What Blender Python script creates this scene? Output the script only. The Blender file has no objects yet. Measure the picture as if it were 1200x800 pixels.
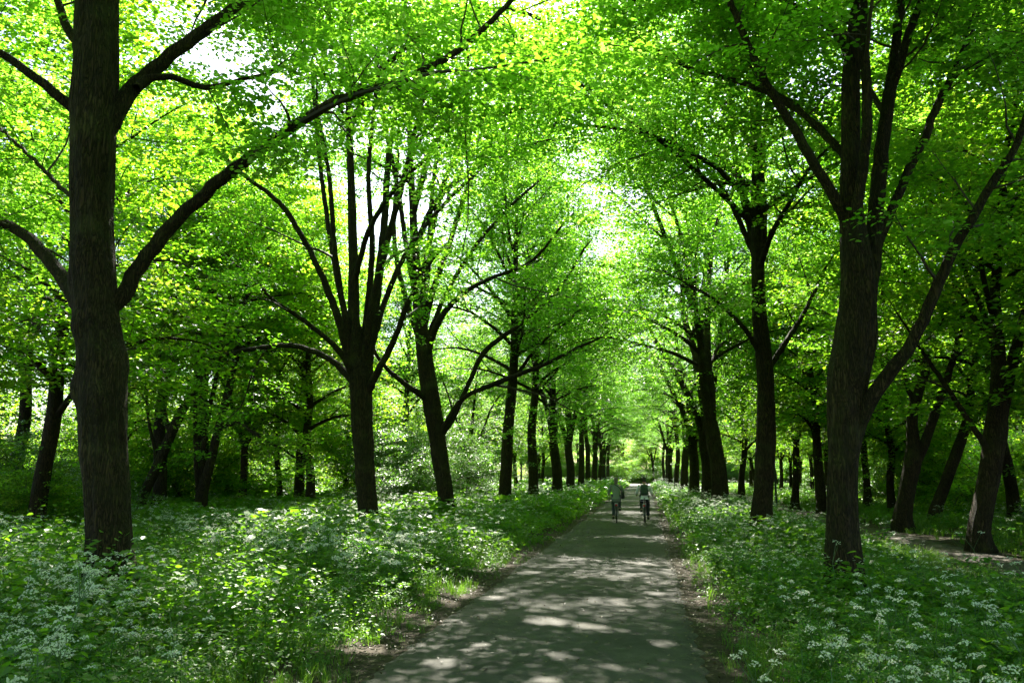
import bpy, bmesh, math, random
import numpy as np
from mathutils import Vector, Matrix

SEED = 11
rng = np.random.default_rng(SEED)
random.seed(SEED)
scene = bpy.context.scene
col = scene.collection
PI = math.pi

# ------------------------------------------------------------------ camera
FOC = 933.0                                   # focal length in pixels of a 1200 px wide frame
CAM = np.array([0.0, 0.0, 1.85])
TH = math.atan(156 / FOC)
PS = math.atan(157 / FOC * math.cos(TH))
FWD = np.array([-math.sin(PS) * math.cos(TH), math.cos(PS) * math.cos(TH), math.sin(TH)])
RGT = np.array([math.cos(PS), math.sin(PS), 0.0])
UPV = np.cross(RGT, FWD)
cam_d = bpy.data.cameras.new('camera')
cam_d.sensor_width = 36.0
cam_d.lens = 36.0 * FOC / 1200.0
cam_d.clip_start = 0.05
cam_d.clip_end = 3000
cam = bpy.data.objects.new('camera', cam_d)
col.objects.link(cam)
cam.matrix_world = Matrix(((RGT[0], UPV[0], -FWD[0], CAM[0]), (RGT[1], UPV[1], -FWD[1], CAM[1]),
                           (RGT[2], UPV[2], -FWD[2], CAM[2]), (0, 0, 0, 1)))
scene.camera = cam


def at(px, py, depth):
    """world point seen at a pixel of the 1200x800 frame, at y = depth"""
    d = FWD + RGT * ((px - 600) / FOC) - UPV * ((py - 400) / FOC)
    return CAM + d * (depth / d[1])


# ------------------------------------------------------------------ mesh building
class Geo:
    def __init__(self):
        self.v, self.f, self.m, self.t, self.s, self.n = [], [], [], [], [], 0

    def add(self, v, f, mat=0, tint=None, smooth=False):
        v = np.asarray(v, float).reshape(-1, 3)
        f = np.asarray(f, np.int64)
        if len(v) == 0 or len(f) == 0:
            return
        self.v.append(v)
        self.f.append(f + self.n)
        k = len(f)
        self.m.append(np.full(k, mat, np.int32))
        self.t.append(np.full(k, 0.5) if tint is None else np.broadcast_to(np.asarray(tint, float), (k,)))
        self.s.append(np.full(k, smooth))
        self.n += len(v)

    def merge(self, o):
        for v, f, m, t, s in zip(o.v, o.f, o.m, o.t, o.s):
            self.v.append(v)
            self.m.append(m); self.t.append(t); self.s.append(s)
        for f in o.f:
            self.f.append(f + self.n)
        self.n += o.n

    def mesh(self, name, mats):
        me = bpy.data.meshes.new(name)
        V = np.concatenate(self.v)
        me.vertices.add(len(V))
        me.vertices.foreach_set('co', V.astype(np.float32).ravel())
        tot = sum(f.size for f in self.f)
        np_ = sum(len(f) for f in self.f)
        me.loops.add(tot)
        me.loops.foreach_set('vertex_index', np.concatenate([f.ravel() for f in self.f]).astype(np.int32))
        me.polygons.add(np_)
        sizes = np.concatenate([np.full(len(f), f.shape[1]) for f in self.f])
        starts = np.concatenate([[0], np.cumsum(sizes)[:-1]])
        me.polygons.foreach_set('loop_start', starts.astype(np.int32))
        me.polygons.foreach_set('material_index', np.concatenate(self.m).astype(np.int32))
        me.polygons.foreach_set('use_smooth', np.concatenate(self.s).astype(bool))
        a = me.attributes.new('tint', 'FLOAT', 'FACE')
        a.data.foreach_set('value', np.concatenate(self.t).astype(np.float32))
        me.update(calc_edges=True)
        for m in (mats if isinstance(mats, (list, tuple)) else [mats]):
            me.materials.append(m)
        return me

    def build(self, name, mats, parent=None, loc=None):
        o = bpy.data.objects.new(name, self.mesh(name, mats))
        col.objects.link(o)
        if parent is not None:
            o.parent = parent
        if loc is not None:
            o.location = loc
        return o


def tag(o, label=None, cat=None, group=None, kind=None):
    if label: o['label'] = label
    if cat: o['category'] = cat
    if group: o['group'] = group
    if kind: o['kind'] = kind
    return o


def empty(name, loc=(0, 0, 0), rz=0.0):
    o = bpy.data.objects.new(name, None)
    col.objects.link(o)
    o.location = loc
    o.rotation_euler = (0, 0, rz)
    o.empty_display_size = 0.2
    return o


def copy_tree(o, parent=None):
    c = o.copy()
    col.objects.link(c)
    c.parent = parent
    for ch in list(o.children):
        copy_tree(ch, c)
    return c


def unit(v):
    v = np.asarray(v, float)
    return v / (np.linalg.norm(v) + 1e-9)


def resample(pts, rad, step):
    """Catmull-Rom through the points, resampled at about the step"""
    pts = np.asarray(pts, float); rad = np.asarray(rad, float)
    n = len(pts)
    P = np.vstack([2 * pts[0] - pts[1], pts, 2 * pts[-1] - pts[-2]])
    R = np.concatenate([[rad[0]], rad, [rad[-1]]])
    op, orr = [], []
    for i in range(n - 1):
        L = np.linalg.norm(pts[i + 1] - pts[i])
        k = max(1, int(round(L / step)))
        for t in np.arange(k) / k:
            t2, t3 = t * t, t * t * t
            c = (-.5 * t + t2 - .5 * t3, 1 - 2.5 * t2 + 1.5 * t3, .5 * t + 2 * t2 - 1.5 * t3, -.5 * t2 + .5 * t3)
            op.append(sum(c[j] * P[i + j] for j in range(4)))
            orr.append((1 - t) * R[i + 1] + t * R[i + 2])
    op.append(pts[-1]); orr.append(rad[-1])
    return np.array(op), np.array(orr)


def frames(pts):
    T = np.gradient(pts, axis=0)
    T /= np.linalg.norm(T, axis=1)[:, None] + 1e-9
    a = np.array([1.0, 0, 0]) if abs(T[0][0]) < .8 else np.array([0, 1.0, 0])
    N = np.zeros_like(pts)
    n = unit(a - T[0] * a.dot(T[0]))
    for i in range(len(pts)):
        n = unit(n - T[i] * n.dot(T[i]))
        N[i] = n
    return T, N, np.cross(T, N)


def tube(pts, rad, sides, relief=None, cap=False):
    pts = np.asarray(pts, float); rad = np.asarray(rad, float)
    T, N, B = frames(pts)
    a = np.arange(sides) * 2 * PI / sides
    R = np.repeat(rad[:, None], sides, 1)
    if relief is not None:
        R = R * relief(np.arange(len(pts))[:, None], a[None, :], pts, rad)
    V = pts[:, None, :] + R[..., None] * (np.cos(a)[None, :, None] * N[:, None, :] + np.sin(a)[None, :, None] * B[:, None, :])
    n = len(pts)
    i = np.arange(n - 1)[:, None] * sides
    j = np.arange(sides)[None, :]
    k = (j + 1) % sides
    F = np.stack([i + j, i + k, i + sides + k, i + sides + j], -1).reshape(-1, 4)
    return V.reshape(-1, 3), F


def wig(x, y, s=0.0):
    """cheap smooth noise, about -1..1"""
    return (np.sin(x * 1.3 + y * 1.7 + s) + np.sin(x * 2.9 - y * 2.1 + 1.7 * s + 1.3) * .6 + np.sin(x * .7 + y * 3.3 + 2.3 * s + 4.1) * .6
            + np.sin(x * 5.1 + y * 4.3 + .9 * s + 2.2) * .35) / 2.1


# ------------------------------------------------------------------ materials
def new_mat(name):
    m = bpy.data.materials.new(name)
    m.use_nodes = True
    nt = m.node_tree
    nt.nodes.clear()
    out = nt.nodes.new('ShaderNodeOutputMaterial')
    return m, nt, out


def node(nt, typ, **kw):
    n = nt.nodes.new(typ)
    for k, v in kw.items():
        if k in n.inputs.keys():
            n.inputs[k].default_value = v
        else:
            setattr(n, k, v)
    return n


def ramp(nt, stops, interp='LINEAR'):
    r = nt.nodes.new('ShaderNodeValToRGB')
    r.color_ramp.interpolation = interp
    e = r.color_ramp.elements
    while len(e) < len(stops):
        e.new(0.5)
    for x, (p, c) in zip(e, stops):
        x.position = p
        x.color = (*c, 1)
    return r


def leaf_mat(name, refl, trans, fac=0.5, rough=0.45, spec=0.4, rand=0.25):
    """refl and trans: colour stops over the per-leaf tint"""
    m, nt, out = new_mat(name)
    L = nt.links
    at_ = node(nt, 'ShaderNodeAttribute', attribute_name='tint')
    oi = node(nt, 'ShaderNodeObjectInfo')
    ma = node(nt, 'ShaderNodeMath', operation='MULTIPLY_ADD')
    L.new(oi.outputs['Random'], ma.inputs[0]); ma.inputs[1].default_value = rand
    sb = node(nt, 'ShaderNodeMath', operation='SUBTRACT')
    L.new(at_.outputs['Fac'], sb.inputs[0]); sb.inputs[1].default_value = rand / 2
    L.new(sb.outputs[0], ma.inputs[2])
    r1 = ramp(nt, refl); r2 = ramp(nt, trans)
    L.new(ma.outputs[0], r1.inputs[0]); L.new(ma.outputs[0], r2.inputs[0])
    p = node(nt, 'ShaderNodeBsdfPrincipled', Roughness=rough)
    p.inputs['Specular IOR Level'].default_value = spec
    L.new(r1.outputs[0], p.inputs['Base Color'])
    tr = node(nt, 'ShaderNodeBsdfTranslucent')
    L.new(r2.outputs[0], tr.inputs['Color'])
    mx = node(nt, 'ShaderNodeMixShader'); mx.inputs[0].default_value = fac
    L.new(p.outputs[0], mx.inputs[1]); L.new(tr.outputs[0], mx.inputs[2]); L.new(mx.outputs[0], out.inputs[0])
    return m


def plain(name, c, rough=0.6, metal=0.0, noise=0.0, nscale=20.0, spec=0.4):
    m, nt, out = new_mat(name)
    p = node(nt, 'ShaderNodeBsdfPrincipled', Roughness=rough, Metallic=metal)
    p.inputs['Specular IOR Level'].default_value = spec
    p.inputs['Base Color'].default_value = (*c, 1)
    if noise:
        tc = node(nt, 'ShaderNodeTexCoord')
        nz = node(nt, 'ShaderNodeTexNoise', Scale=nscale, Detail=4.0)
        nt.links.new(tc.outputs['Object'], nz.inputs['Vector'])
        r = ramp(nt, [(.3, tuple(x * (1 - noise) for x in c)), (.7, tuple(min(1, x * (1 + noise)) for x in c))])
        nt.links.new(nz.outputs['Fac'], r.inputs[0])
        nt.links.new(r.outputs[0], p.inputs['Base Color'])
        b = node(nt, 'ShaderNodeBump', Strength=.3, Distance=.01)
        nt.links.new(nz.outputs['Fac'], b.inputs['Height'])
        nt.links.new(b.outputs[0], p.inputs['Normal'])
    nt.links.new(p.outputs[0], out.inputs[0])
    return m


def bark_mat(name, dark, light, moss):
    m, nt, out = new_mat(name)
    L = nt.links
    tc = node(nt, 'ShaderNodeTexCoord')
    mp = node(nt, 'ShaderNodeMapping'); mp.inputs['Scale'].default_value = (1, 1, .10)
    L.new(tc.outputs['Object'], mp.inputs[0])
    nz0 = node(nt, 'ShaderNodeTexNoise', Scale=9.0, Detail=3.0)
    L.new(mp.outputs[0], nz0.inputs['Vector'])
    mixv = node(nt, 'ShaderNodeMix', data_type='RGBA')
    mixv.inputs['Factor'].default_value = .26
    L.new(mp.outputs[0], mixv.inputs[6]); L.new(nz0.outputs['Color'], mixv.inputs[7])
    vo = node(nt, 'ShaderNodeTexVoronoi', Scale=34.0, feature='DISTANCE_TO_EDGE')
    L.new(mixv.outputs[2], vo.inputs['Vector'])
    r = ramp(nt, [(0.0, (0, 0, 0)), (.22, (1, 1, 1))])
    L.new(vo.outputs['Distance'], r.inputs[0])
    nz = node(nt, 'ShaderNodeTexNoise', Scale=55.0, Detail=5.0)
    L.new(mp.outputs[0], nz.inputs['Vector'])
    ad = node(nt, 'ShaderNodeMath', operation='MULTIPLY_ADD'); ad.inputs[1].default_value = .6
    L.new(nz.outputs['Fac'], ad.inputs[0]); L.new(r.outputs[0], ad.inputs[2])
    cr = ramp(nt, [(.15, dark), (1.3 / 1.6, light), (1, tuple(x * 1.35 for x in light))])
    dv = node(nt, 'ShaderNodeMath', operation='MULTIPLY'); dv.inputs[1].default_value = 1 / 1.6
    L.new(ad.outputs[0], dv.inputs[0]); L.new(dv.outputs[0], cr.inputs[0])
    nm = node(nt, 'ShaderNodeTexNoise', Scale=2.2, Detail=4.0)
    L.new(tc.outputs['Object'], nm.inputs['Vector'])
    mr = ramp(nt, [(.45, (0, 0, 0)), (.7, (.65, .65, .65))])
    L.new(nm.outputs['Fac'], mr.inputs[0])
    mc = node(nt, 'ShaderNodeMix', data_type='RGBA')
    L.new(mr.outputs[0], mc.inputs['Factor']); L.new(cr.outputs[0], mc.inputs[6]); mc.inputs[7].default_value = (*moss, 1)
    pale = node(nt, 'ShaderNodeTexNoise', Scale=1.1, Detail=5.0, Roughness=.7)
    L.new(tc.outputs['Object'], pale.inputs['Vector'])
    pr = ramp(nt, [(.5, (.75, .75, .75)), (.6, (1.0, 1.0, 1.0)), (.72, (1.7, 1.65, 1.5))])
    L.new(pale.outputs['Fac'], pr.inputs[0])
    m2 = node(nt, 'ShaderNodeMix', data_type='RGBA', blend_type='MULTIPLY'); m2.inputs['Factor'].default_value = 1
    L.new(mc.outputs[2], m2.inputs[6]); L.new(pr.outputs[0], m2.inputs[7])
    p = node(nt, 'ShaderNodeBsdfPrincipled', Roughness=.85)
    p.inputs['Specular IOR Level'].default_value = .2
    L.new(m2.outputs[2], p.inputs['Base Color'])
    b = node(nt, 'ShaderNodeBump', Strength=1.0, Distance=.035)
    L.new(ad.outputs[0], b.inputs['Height']); L.new(b.outputs[0], p.inputs['Normal'])
    L.new(p.outputs[0], out.inputs[0])
    return m


BARK = bark_mat('furrowed_bark', (.013, .0095, .005), (.075, .051, .025), (.045, .048, .017))
TWIG = plain('twig_bark', (.05, .04, .026), .8)
LEAF = leaf_mat('avenue_leaf', [(0, (.03, .09, .014)), (1, (.09, .17, .024))],
                [(0, (.18, .48, .012)), (.6, (.31, .70, .03)), (1, (.56, .84, .15))], fac=.6, rough=.42)
LEAF_W = leaf_mat('woodland_leaf', [(0, (.022, .07, .014)), (1, (.06, .13, .02))],
                  [(0, (.16, .47, .014)), (.6, (.36, .70, .02)), (1, (.60, .80, .06))], fac=.6, rough=.45)
LEAF_S = leaf_mat('shrub_leaf', [(0, (.02, .06, .016)), (1, (.055, .12, .03))],
                  [(0, (.12, .36, .02)), (1, (.32, .60, .04))], fac=.52, rough=.35, spec=.55)
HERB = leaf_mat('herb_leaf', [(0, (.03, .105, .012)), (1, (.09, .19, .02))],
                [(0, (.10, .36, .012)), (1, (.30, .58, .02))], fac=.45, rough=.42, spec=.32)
FERNY = leaf_mat('cow_parsley_leaf', [(0, (.035, .12, .02)), (1, (.09, .20, .035))],
                 [(0, (.11, .38, .02)), (1, (.28, .56, .035))], fac=.45, rough=.45, spec=.3)
GRASS = leaf_mat('grass_blade', [(0, (.03, .09, .014)), (1, (.085, .16, .026))],
                 [(0, (.10, .30, .012)), (1, (.26, .48, .03))], fac=.42, rough=.4, spec=.45)
PETAL = leaf_mat('white_petal', [(0, (.52, .58, .44)), (1, (.78, .80, .72))],
                 [(0, (.62, .68, .52)), (1, (.8, .82, .7))], fac=.35, rough=.6, spec=.2)
STALK = plain('green_stalk', (.06, .13, .03), .5)


def ground_mat():
    m, nt, out = new_mat('woodland_soil')
    L = nt.links
    tc = node(nt, 'ShaderNodeTexCoord')
    n1 = node(nt, 'ShaderNodeTexNoise', Scale=2.6, Detail=8.0, Roughness=.75)
    n2 = node(nt, 'ShaderNodeTexNoise', Scale=14.0, Detail=6.0, Roughness=.7)
    n3 = node(nt, 'ShaderNodeTexVoronoi', Scale=16.0)
    for n in (n1, n2, n3):
        L.new(tc.outputs['Object'], n.inputs['Vector'])
    soil = ramp(nt, [(.3, (.02, .015, .01)), (.55, (.045, .034, .022)), (.75, (.10, .078, .05))])
    L.new(n2.outputs['Fac'], soil.inputs[0])
    green = ramp(nt, [(.3, (.02, .045, .010)), (.7, (.05, .095, .02))])
    L.new(n2.outputs['Fac'], green.inputs[0])
    mk = ramp(nt, [(.54, (0, 0, 0)), (.68, (.8, .8, .8))])
    L.new(n1.outputs['Fac'], mk.inputs[0])
    mx = node(nt, 'ShaderNodeMix', data_type='RGBA')
    L.new(mk.outputs[0], mx.inputs['Factor']); L.new(soil.outputs[0], mx.inputs[6]); L.new(green.outputs[0], mx.inputs[7])
    p = node(nt, 'ShaderNodeBsdfPrincipled', Roughness=.9)
    p.inputs['Specular IOR Level'].default_value = .15
    L.new(mx.outputs[2], p.inputs['Base Color'])
    b = node(nt, 'ShaderNodeBump', Strength=.8, Distance=.03)
    L.new(n2.outputs['Fac'], b.inputs['Height']); L.new(b.outputs[0], p.inputs['Normal'])
    L.new(p.outputs[0], out.inputs[0])
    return m


def surface_mat(name, stops, big, fine_scale, bump, rough=.85):
    m, nt, out = new_mat(name)
    L = nt.links
    tc = node(nt, 'ShaderNodeTexCoord')
    n1 = node(nt, 'ShaderNodeTexNoise', Scale=fine_scale, Detail=5.0, Roughness=.75)
    n2 = node(nt, 'ShaderNodeTexNoise', Scale=.8, Detail=5.0, Roughness=.6)
    for n in (n1, n2):
        L.new(tc.outputs['Object'], n.inputs['Vector'])
    r = ramp(nt, stops)
    L.new(n1.outputs['Fac'], r.inputs[0])
    r2 = ramp(nt, [(.3, (1 - big,) * 3), (.7, (1 + 0 * big,) * 3)])
    L.new(n2.outputs['Fac'], r2.inputs[0])
    mx = node(nt, 'ShaderNodeMix', data_type='RGBA', blend_type='MULTIPLY')
    mx.inputs['Factor'].default_value = 1
    L.new(r.outputs[0], mx.inputs[6]); L.new(r2.outputs[0], mx.inputs[7])
    p = node(nt, 'ShaderNodeBsdfPrincipled', Roughness=rough)
    p.inputs['Specular IOR Level'].default_value = .3
    L.new(mx.outputs[2], p.inputs['Base Color'])
    b = node(nt, 'ShaderNodeBump', Strength=bump, Distance=.008)
    L.new(n1.outputs['Fac'], b.inputs['Height']); L.new(b.outputs[0], p.inputs['Normal'])
    L.new(p.outputs[0], out.inputs[0])
    return m


SOIL = ground_mat()


def asphalt_mat():
    m, nt, out = new_mat('worn_asphalt')
    L = nt.links
    tc = node(nt, 'ShaderNodeTexCoord')
    fine = node(nt, 'ShaderNodeTexNoise', Scale=110.0, Detail=4.0, Roughness=.8)
    grit = node(nt, 'ShaderNodeTexVoronoi', Scale=70.0)
    big = node(nt, 'ShaderNodeTexNoise', Scale=.9, Detail=6.0, Roughness=.65)
    mid = node(nt, 'ShaderNodeTexNoise', Scale=6.0, Detail=6.0, Roughness=.7)
    warp = node(nt, 'ShaderNodeMix', data_type='RGBA'); warp.inputs['Factor'].default_value = .35
    for n in (fine, grit, big, mid):
        L.new(tc.outputs['Object'], n.inputs['Vector'])
    L.new(tc.outputs['Object'], warp.inputs[6]); L.new(mid.outputs['Color'], warp.inputs[7])
    crack = node(nt, 'ShaderNodeTexVoronoi', Scale=.85, feature='DISTANCE_TO_EDGE')
    L.new(warp.outputs[2], crack.inputs['Vector'])
    base = ramp(nt, [(.3, (.034, .032, .027)), (.5, (.066, .062, .051)), (.72, (.125, .117, .097))])
    L.new(fine.outputs['Fac'], base.inputs[0])
    st = ramp(nt, [(.32, (.55, .55, .55)), (.5, (.9, .9, .9)), (.68, (1.12, 1.1, 1.05))])
    L.new(big.outputs['Fac'], st.inputs[0])
    md = ramp(nt, [(.35, (.7, .7, .68)), (.6, (1.05, 1.05, 1.05))])
    L.new(mid.outputs['Fac'], md.inputs[0])
    gr = ramp(nt, [(.0, (1.35, 1.33, 1.28)), (.25, (1, 1, 1))])
    L.new(grit.outputs['Distance'], gr.inputs[0])
    ck = ramp(nt, [(.0, (.35, .35, .33)), (.010, (1, 1, 1))])
    L.new(crack.outputs['Distance'], ck.inputs[0])
    cur = base.outputs[0]
    for r in (st, md, gr, ck):
        mx = node(nt, 'ShaderNodeMix', data_type='RGBA', blend_type='MULTIPLY'); mx.inputs['Factor'].default_value = 1
        L.new(cur, mx.inputs[6]); L.new(r.outputs[0], mx.inputs[7]); cur = mx.outputs[2]
    p = node(nt, 'ShaderNodeBsdfPrincipled', Roughness=.85)
    p.inputs['Specular IOR Level'].default_value = .3
    L.new(cur, p.inputs['Base Color'])
    b = node(nt, 'ShaderNodeBump', Strength=.7, Distance=.008)
    L.new(fine.outputs['Fac'], b.inputs['Height']); L.new(b.outputs[0], p.inputs['Normal'])
    L.new(p.outputs[0], out.inputs[0])
    return m


ASPHALT = asphalt_mat()
DIRT = surface_mat('trodden_dirt', [(.3, (.035, .028, .02)), (.5, (.085, .07, .054)), (.7, (.18, .152, .125))], .4, 18.0, .8)
GRAVEL = surface_mat('pale_gravel', [(.3, (.42, .39, .33)), (.6, (.6, .56, .49))], .15, 30.0, .4)

# ------------------------------------------------------------------ ground, path, tracks
PL, PR = -2.62, 0.52            # asphalt edges
TL, TR = 6.9, 8.0               # dirt track edges


def ground_z(x, y):
    x = np.asarray(x, float); y = np.asarray(y, float)
    d1 = np.maximum(np.maximum(PL - x, x - PR), 0)
    d2 = np.maximum(np.maximum(TL - x, x - TR), 0)
    k = np.clip((np.minimum(d1, d2) - .3) / 3.0, 0, 1)
    far = np.clip((145 - y) / 10, 0, 1)
    z = (wig(x * .35, y * .3, 1.0) * .10 + wig(x * .09, y * .08, 3.0) * .16) * k * far
    return z - .02


xs = np.concatenate([np.linspace(-1500, -60, 16), np.linspace(-50, 50, 201), np.linspace(60, 1500, 16)])
ys = np.concatenate([np.linspace(-400, -20, 8), np.linspace(-15, 160, 351), np.linspace(170, 2200, 20)])
gx, gy = np.meshgrid(xs, ys)
g = Geo()
nx, ny = len(xs), len(ys)
idx = np.arange(nx * ny).reshape(ny, nx)
g.add(np.stack([gx, gy, ground_z(gx, gy)], -1), np.stack([idx[:-1, :-1], idx[:-1, 1:], idx[1:, 1:], idx[1:, :-1]], -1).reshape(-1, 4), smooth=True)
tag(g.build('ground', SOIL), kind='structure')


def strip(name, xl, xr, y0, y1, mat, z, amp, seed, crown=0.0, dy=.12, nc=9):
    yy = np.concatenate([np.arange(y0, min(y1, 45), dy), np.arange(min(y1, 45), y1, .6)])
    l = xl + .5 * amp * wig(yy * .45, yy * .2, seed) + .8 * amp * wig(yy * 6, yy * 4.7, seed + 2)
    r = xr + .5 * amp * wig(yy * .4, yy * .22, seed + 5) + .8 * amp * wig(yy * 5.6, yy * 4.2, seed + 7)
    t = np.concatenate([[0], np.linspace(.012, .988, nc - 2), [1]])
    X = l[:, None] * (1 - t) + r[:, None] * t
    Z = z + crown * (1 - (2 * t - 1) ** 2)[None, :] + 0 * X
    Z[:, 0] -= .03; Z[:, -1] -= .03
    V = np.stack([X, np.repeat(yy[:, None], nc, 1), Z], -1)
    i = np.arange(len(yy) * nc).reshape(len(yy), nc)
    g = Geo()
    g.add(V, np.stack([i[:-1, :-1], i[:-1, 1:], i[1:, 1:], i[1:, :-1]], -1).reshape(-1, 4), smooth=True)
    return tag(g.build(name, mat), kind='structure')


strip('asphalt_path', PL, PR, -12, 150, ASPHALT, -.004, .075, 1.0, .02)
strip('dirt_track', TL, TR, -12, 150, DIRT, -.010, .25, 4.0, .0)
g = Geo()
g.add([(-14, 149, -.008), (16, 147, -.008), (18, 166, -.008), (-14, 164, -.008)], [[0, 1, 2, 3]])
tag(g.build('gravel_clearing', GRAVEL), kind='structure')


# ------------------------------------------------------------------ the sun, and holes cut in the canopy to put its light on chosen spots
SUN_E, SUN_A = math.radians(46.0), math.radians(-12.0)
SUNV = np.array([math.sin(SUN_A) * math.cos(SUN_E), math.cos(SUN_A) * math.cos(SUN_E), math.sin(SUN_E)])
FLECKS = [(-2.05, 8.15, .20), (-1.85, 9.0, .17), (-1.25, 10.6, .24), (-.75, 10.3, .15), (-.95, 7.55, .16), (-2.2, 9.7, .12), (.15, 9.4, .12), (-.1, 17.5, .22), (-1.5, 14.6, .16),
          (-2.3, 12.4, .16), (.1, 13.2, .14), (-2.3, 15.6, .2), (-1.0, 8.6, .1), (-.4, 12.0, .13)]  # chosen sun spots on the path; the crowns are opened above them


def in_gap(P):
    """leaves to leave out, cutting a hole in the canopy: their shadow would fall on the sunlit bank or on one of the flecks"""
    G = P - SUNV * (P[:, 2:3] / SUNV[2])
    x, y = G[:, 0], G[:, 1]
    w = wig(x * 1.0, y * .75, 21.0) + .5 * wig(x * 3.1, y * 2.3, 4.0)
    hit = (x < -2.75) & (x > -7.2) & (y > 8.5) & (y < 21) & (w > .12)
    for a, b, r in FLECKS:
        hit |= ((x - a) ** 2 + ((y - b) * .75) ** 2) < (r * (1 + .5 * w)) ** 2
    return hit

# ------------------------------------------------------------------ leaves and trees
LEAF_HI_V = np.array([(0, 0, 0), (.22, .34, .05), (.62, .36, .04), (1, 0, -.10), (.62, -.36, .04), (.22, -.34, .05)])
LEAF_HI_F = np.array([(0, 3, 2, 1), (0, 5, 4, 3)])
LEAF_LO_V = np.array([(0, 0, 0), (.45, .40, .06), (1, 0, -.08), (.45, -.40, .06)])
LEAF_LO_F = np.array([(0, 2, 1), (0, 3, 2)])


def leaves(geo, pos, size, mat, hi=True, tilt=.5, tint=None, r=rng, out=None, droop=.25):
    """one leaf per row of pos"""
    n = len(pos)
    if n == 0:
        return
    nrm = r.normal(0, tilt, (n, 3)); nrm[:, 2] = 1
    nrm /= np.linalg.norm(nrm, axis=1)[:, None]
    a = r.uniform(0, 2 * PI, n)
    d = np.stack([np.cos(a), np.sin(a), np.full(n, -droop)], -1)
    if out is not None:
        d = d * .6 + out
    d -= nrm * (d * nrm).sum(1)[:, None]
    d /= np.linalg.norm(d, axis=1)[:, None] + 1e-9
    e = np.cross(nrm, d)
    T, F = (LEAF_HI_V, LEAF_HI_F) if hi else (LEAF_LO_V, LEAF_LO_F)
    s = size * r.uniform(.5, 1.3, n)
    V = pos[:, None, :] + s[:, None, None] * (T[None, :, 0:1] * d[:, None] + T[None, :, 1:2] * e[:, None] + T[None, :, 2:3] * nrm[:, None])
    k = len(T)
    FF = F[None] + (np.arange(n) * k)[:, None, None]
    tt = r.uniform(0, 1, n) if tint is None else np.clip(tint + r.normal(0, .16, n), 0, 1)
    geo.add(V.reshape(-1, 3), FF.reshape(-1, F.shape[1]), mat, np.repeat(tt, len(F)))


def path_from(start, d, length, n, r, wob=.16, up=0.0):
    pts = [np.asarray(start, float)]
    d = unit(d)
    st = length / n
    for i in range(n):
        d = unit(d + r.normal(0, wob, 3) + np.array([0, 0, up]))
        pts.append(pts[-1] + d * st)
    return np.array(pts)


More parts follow.
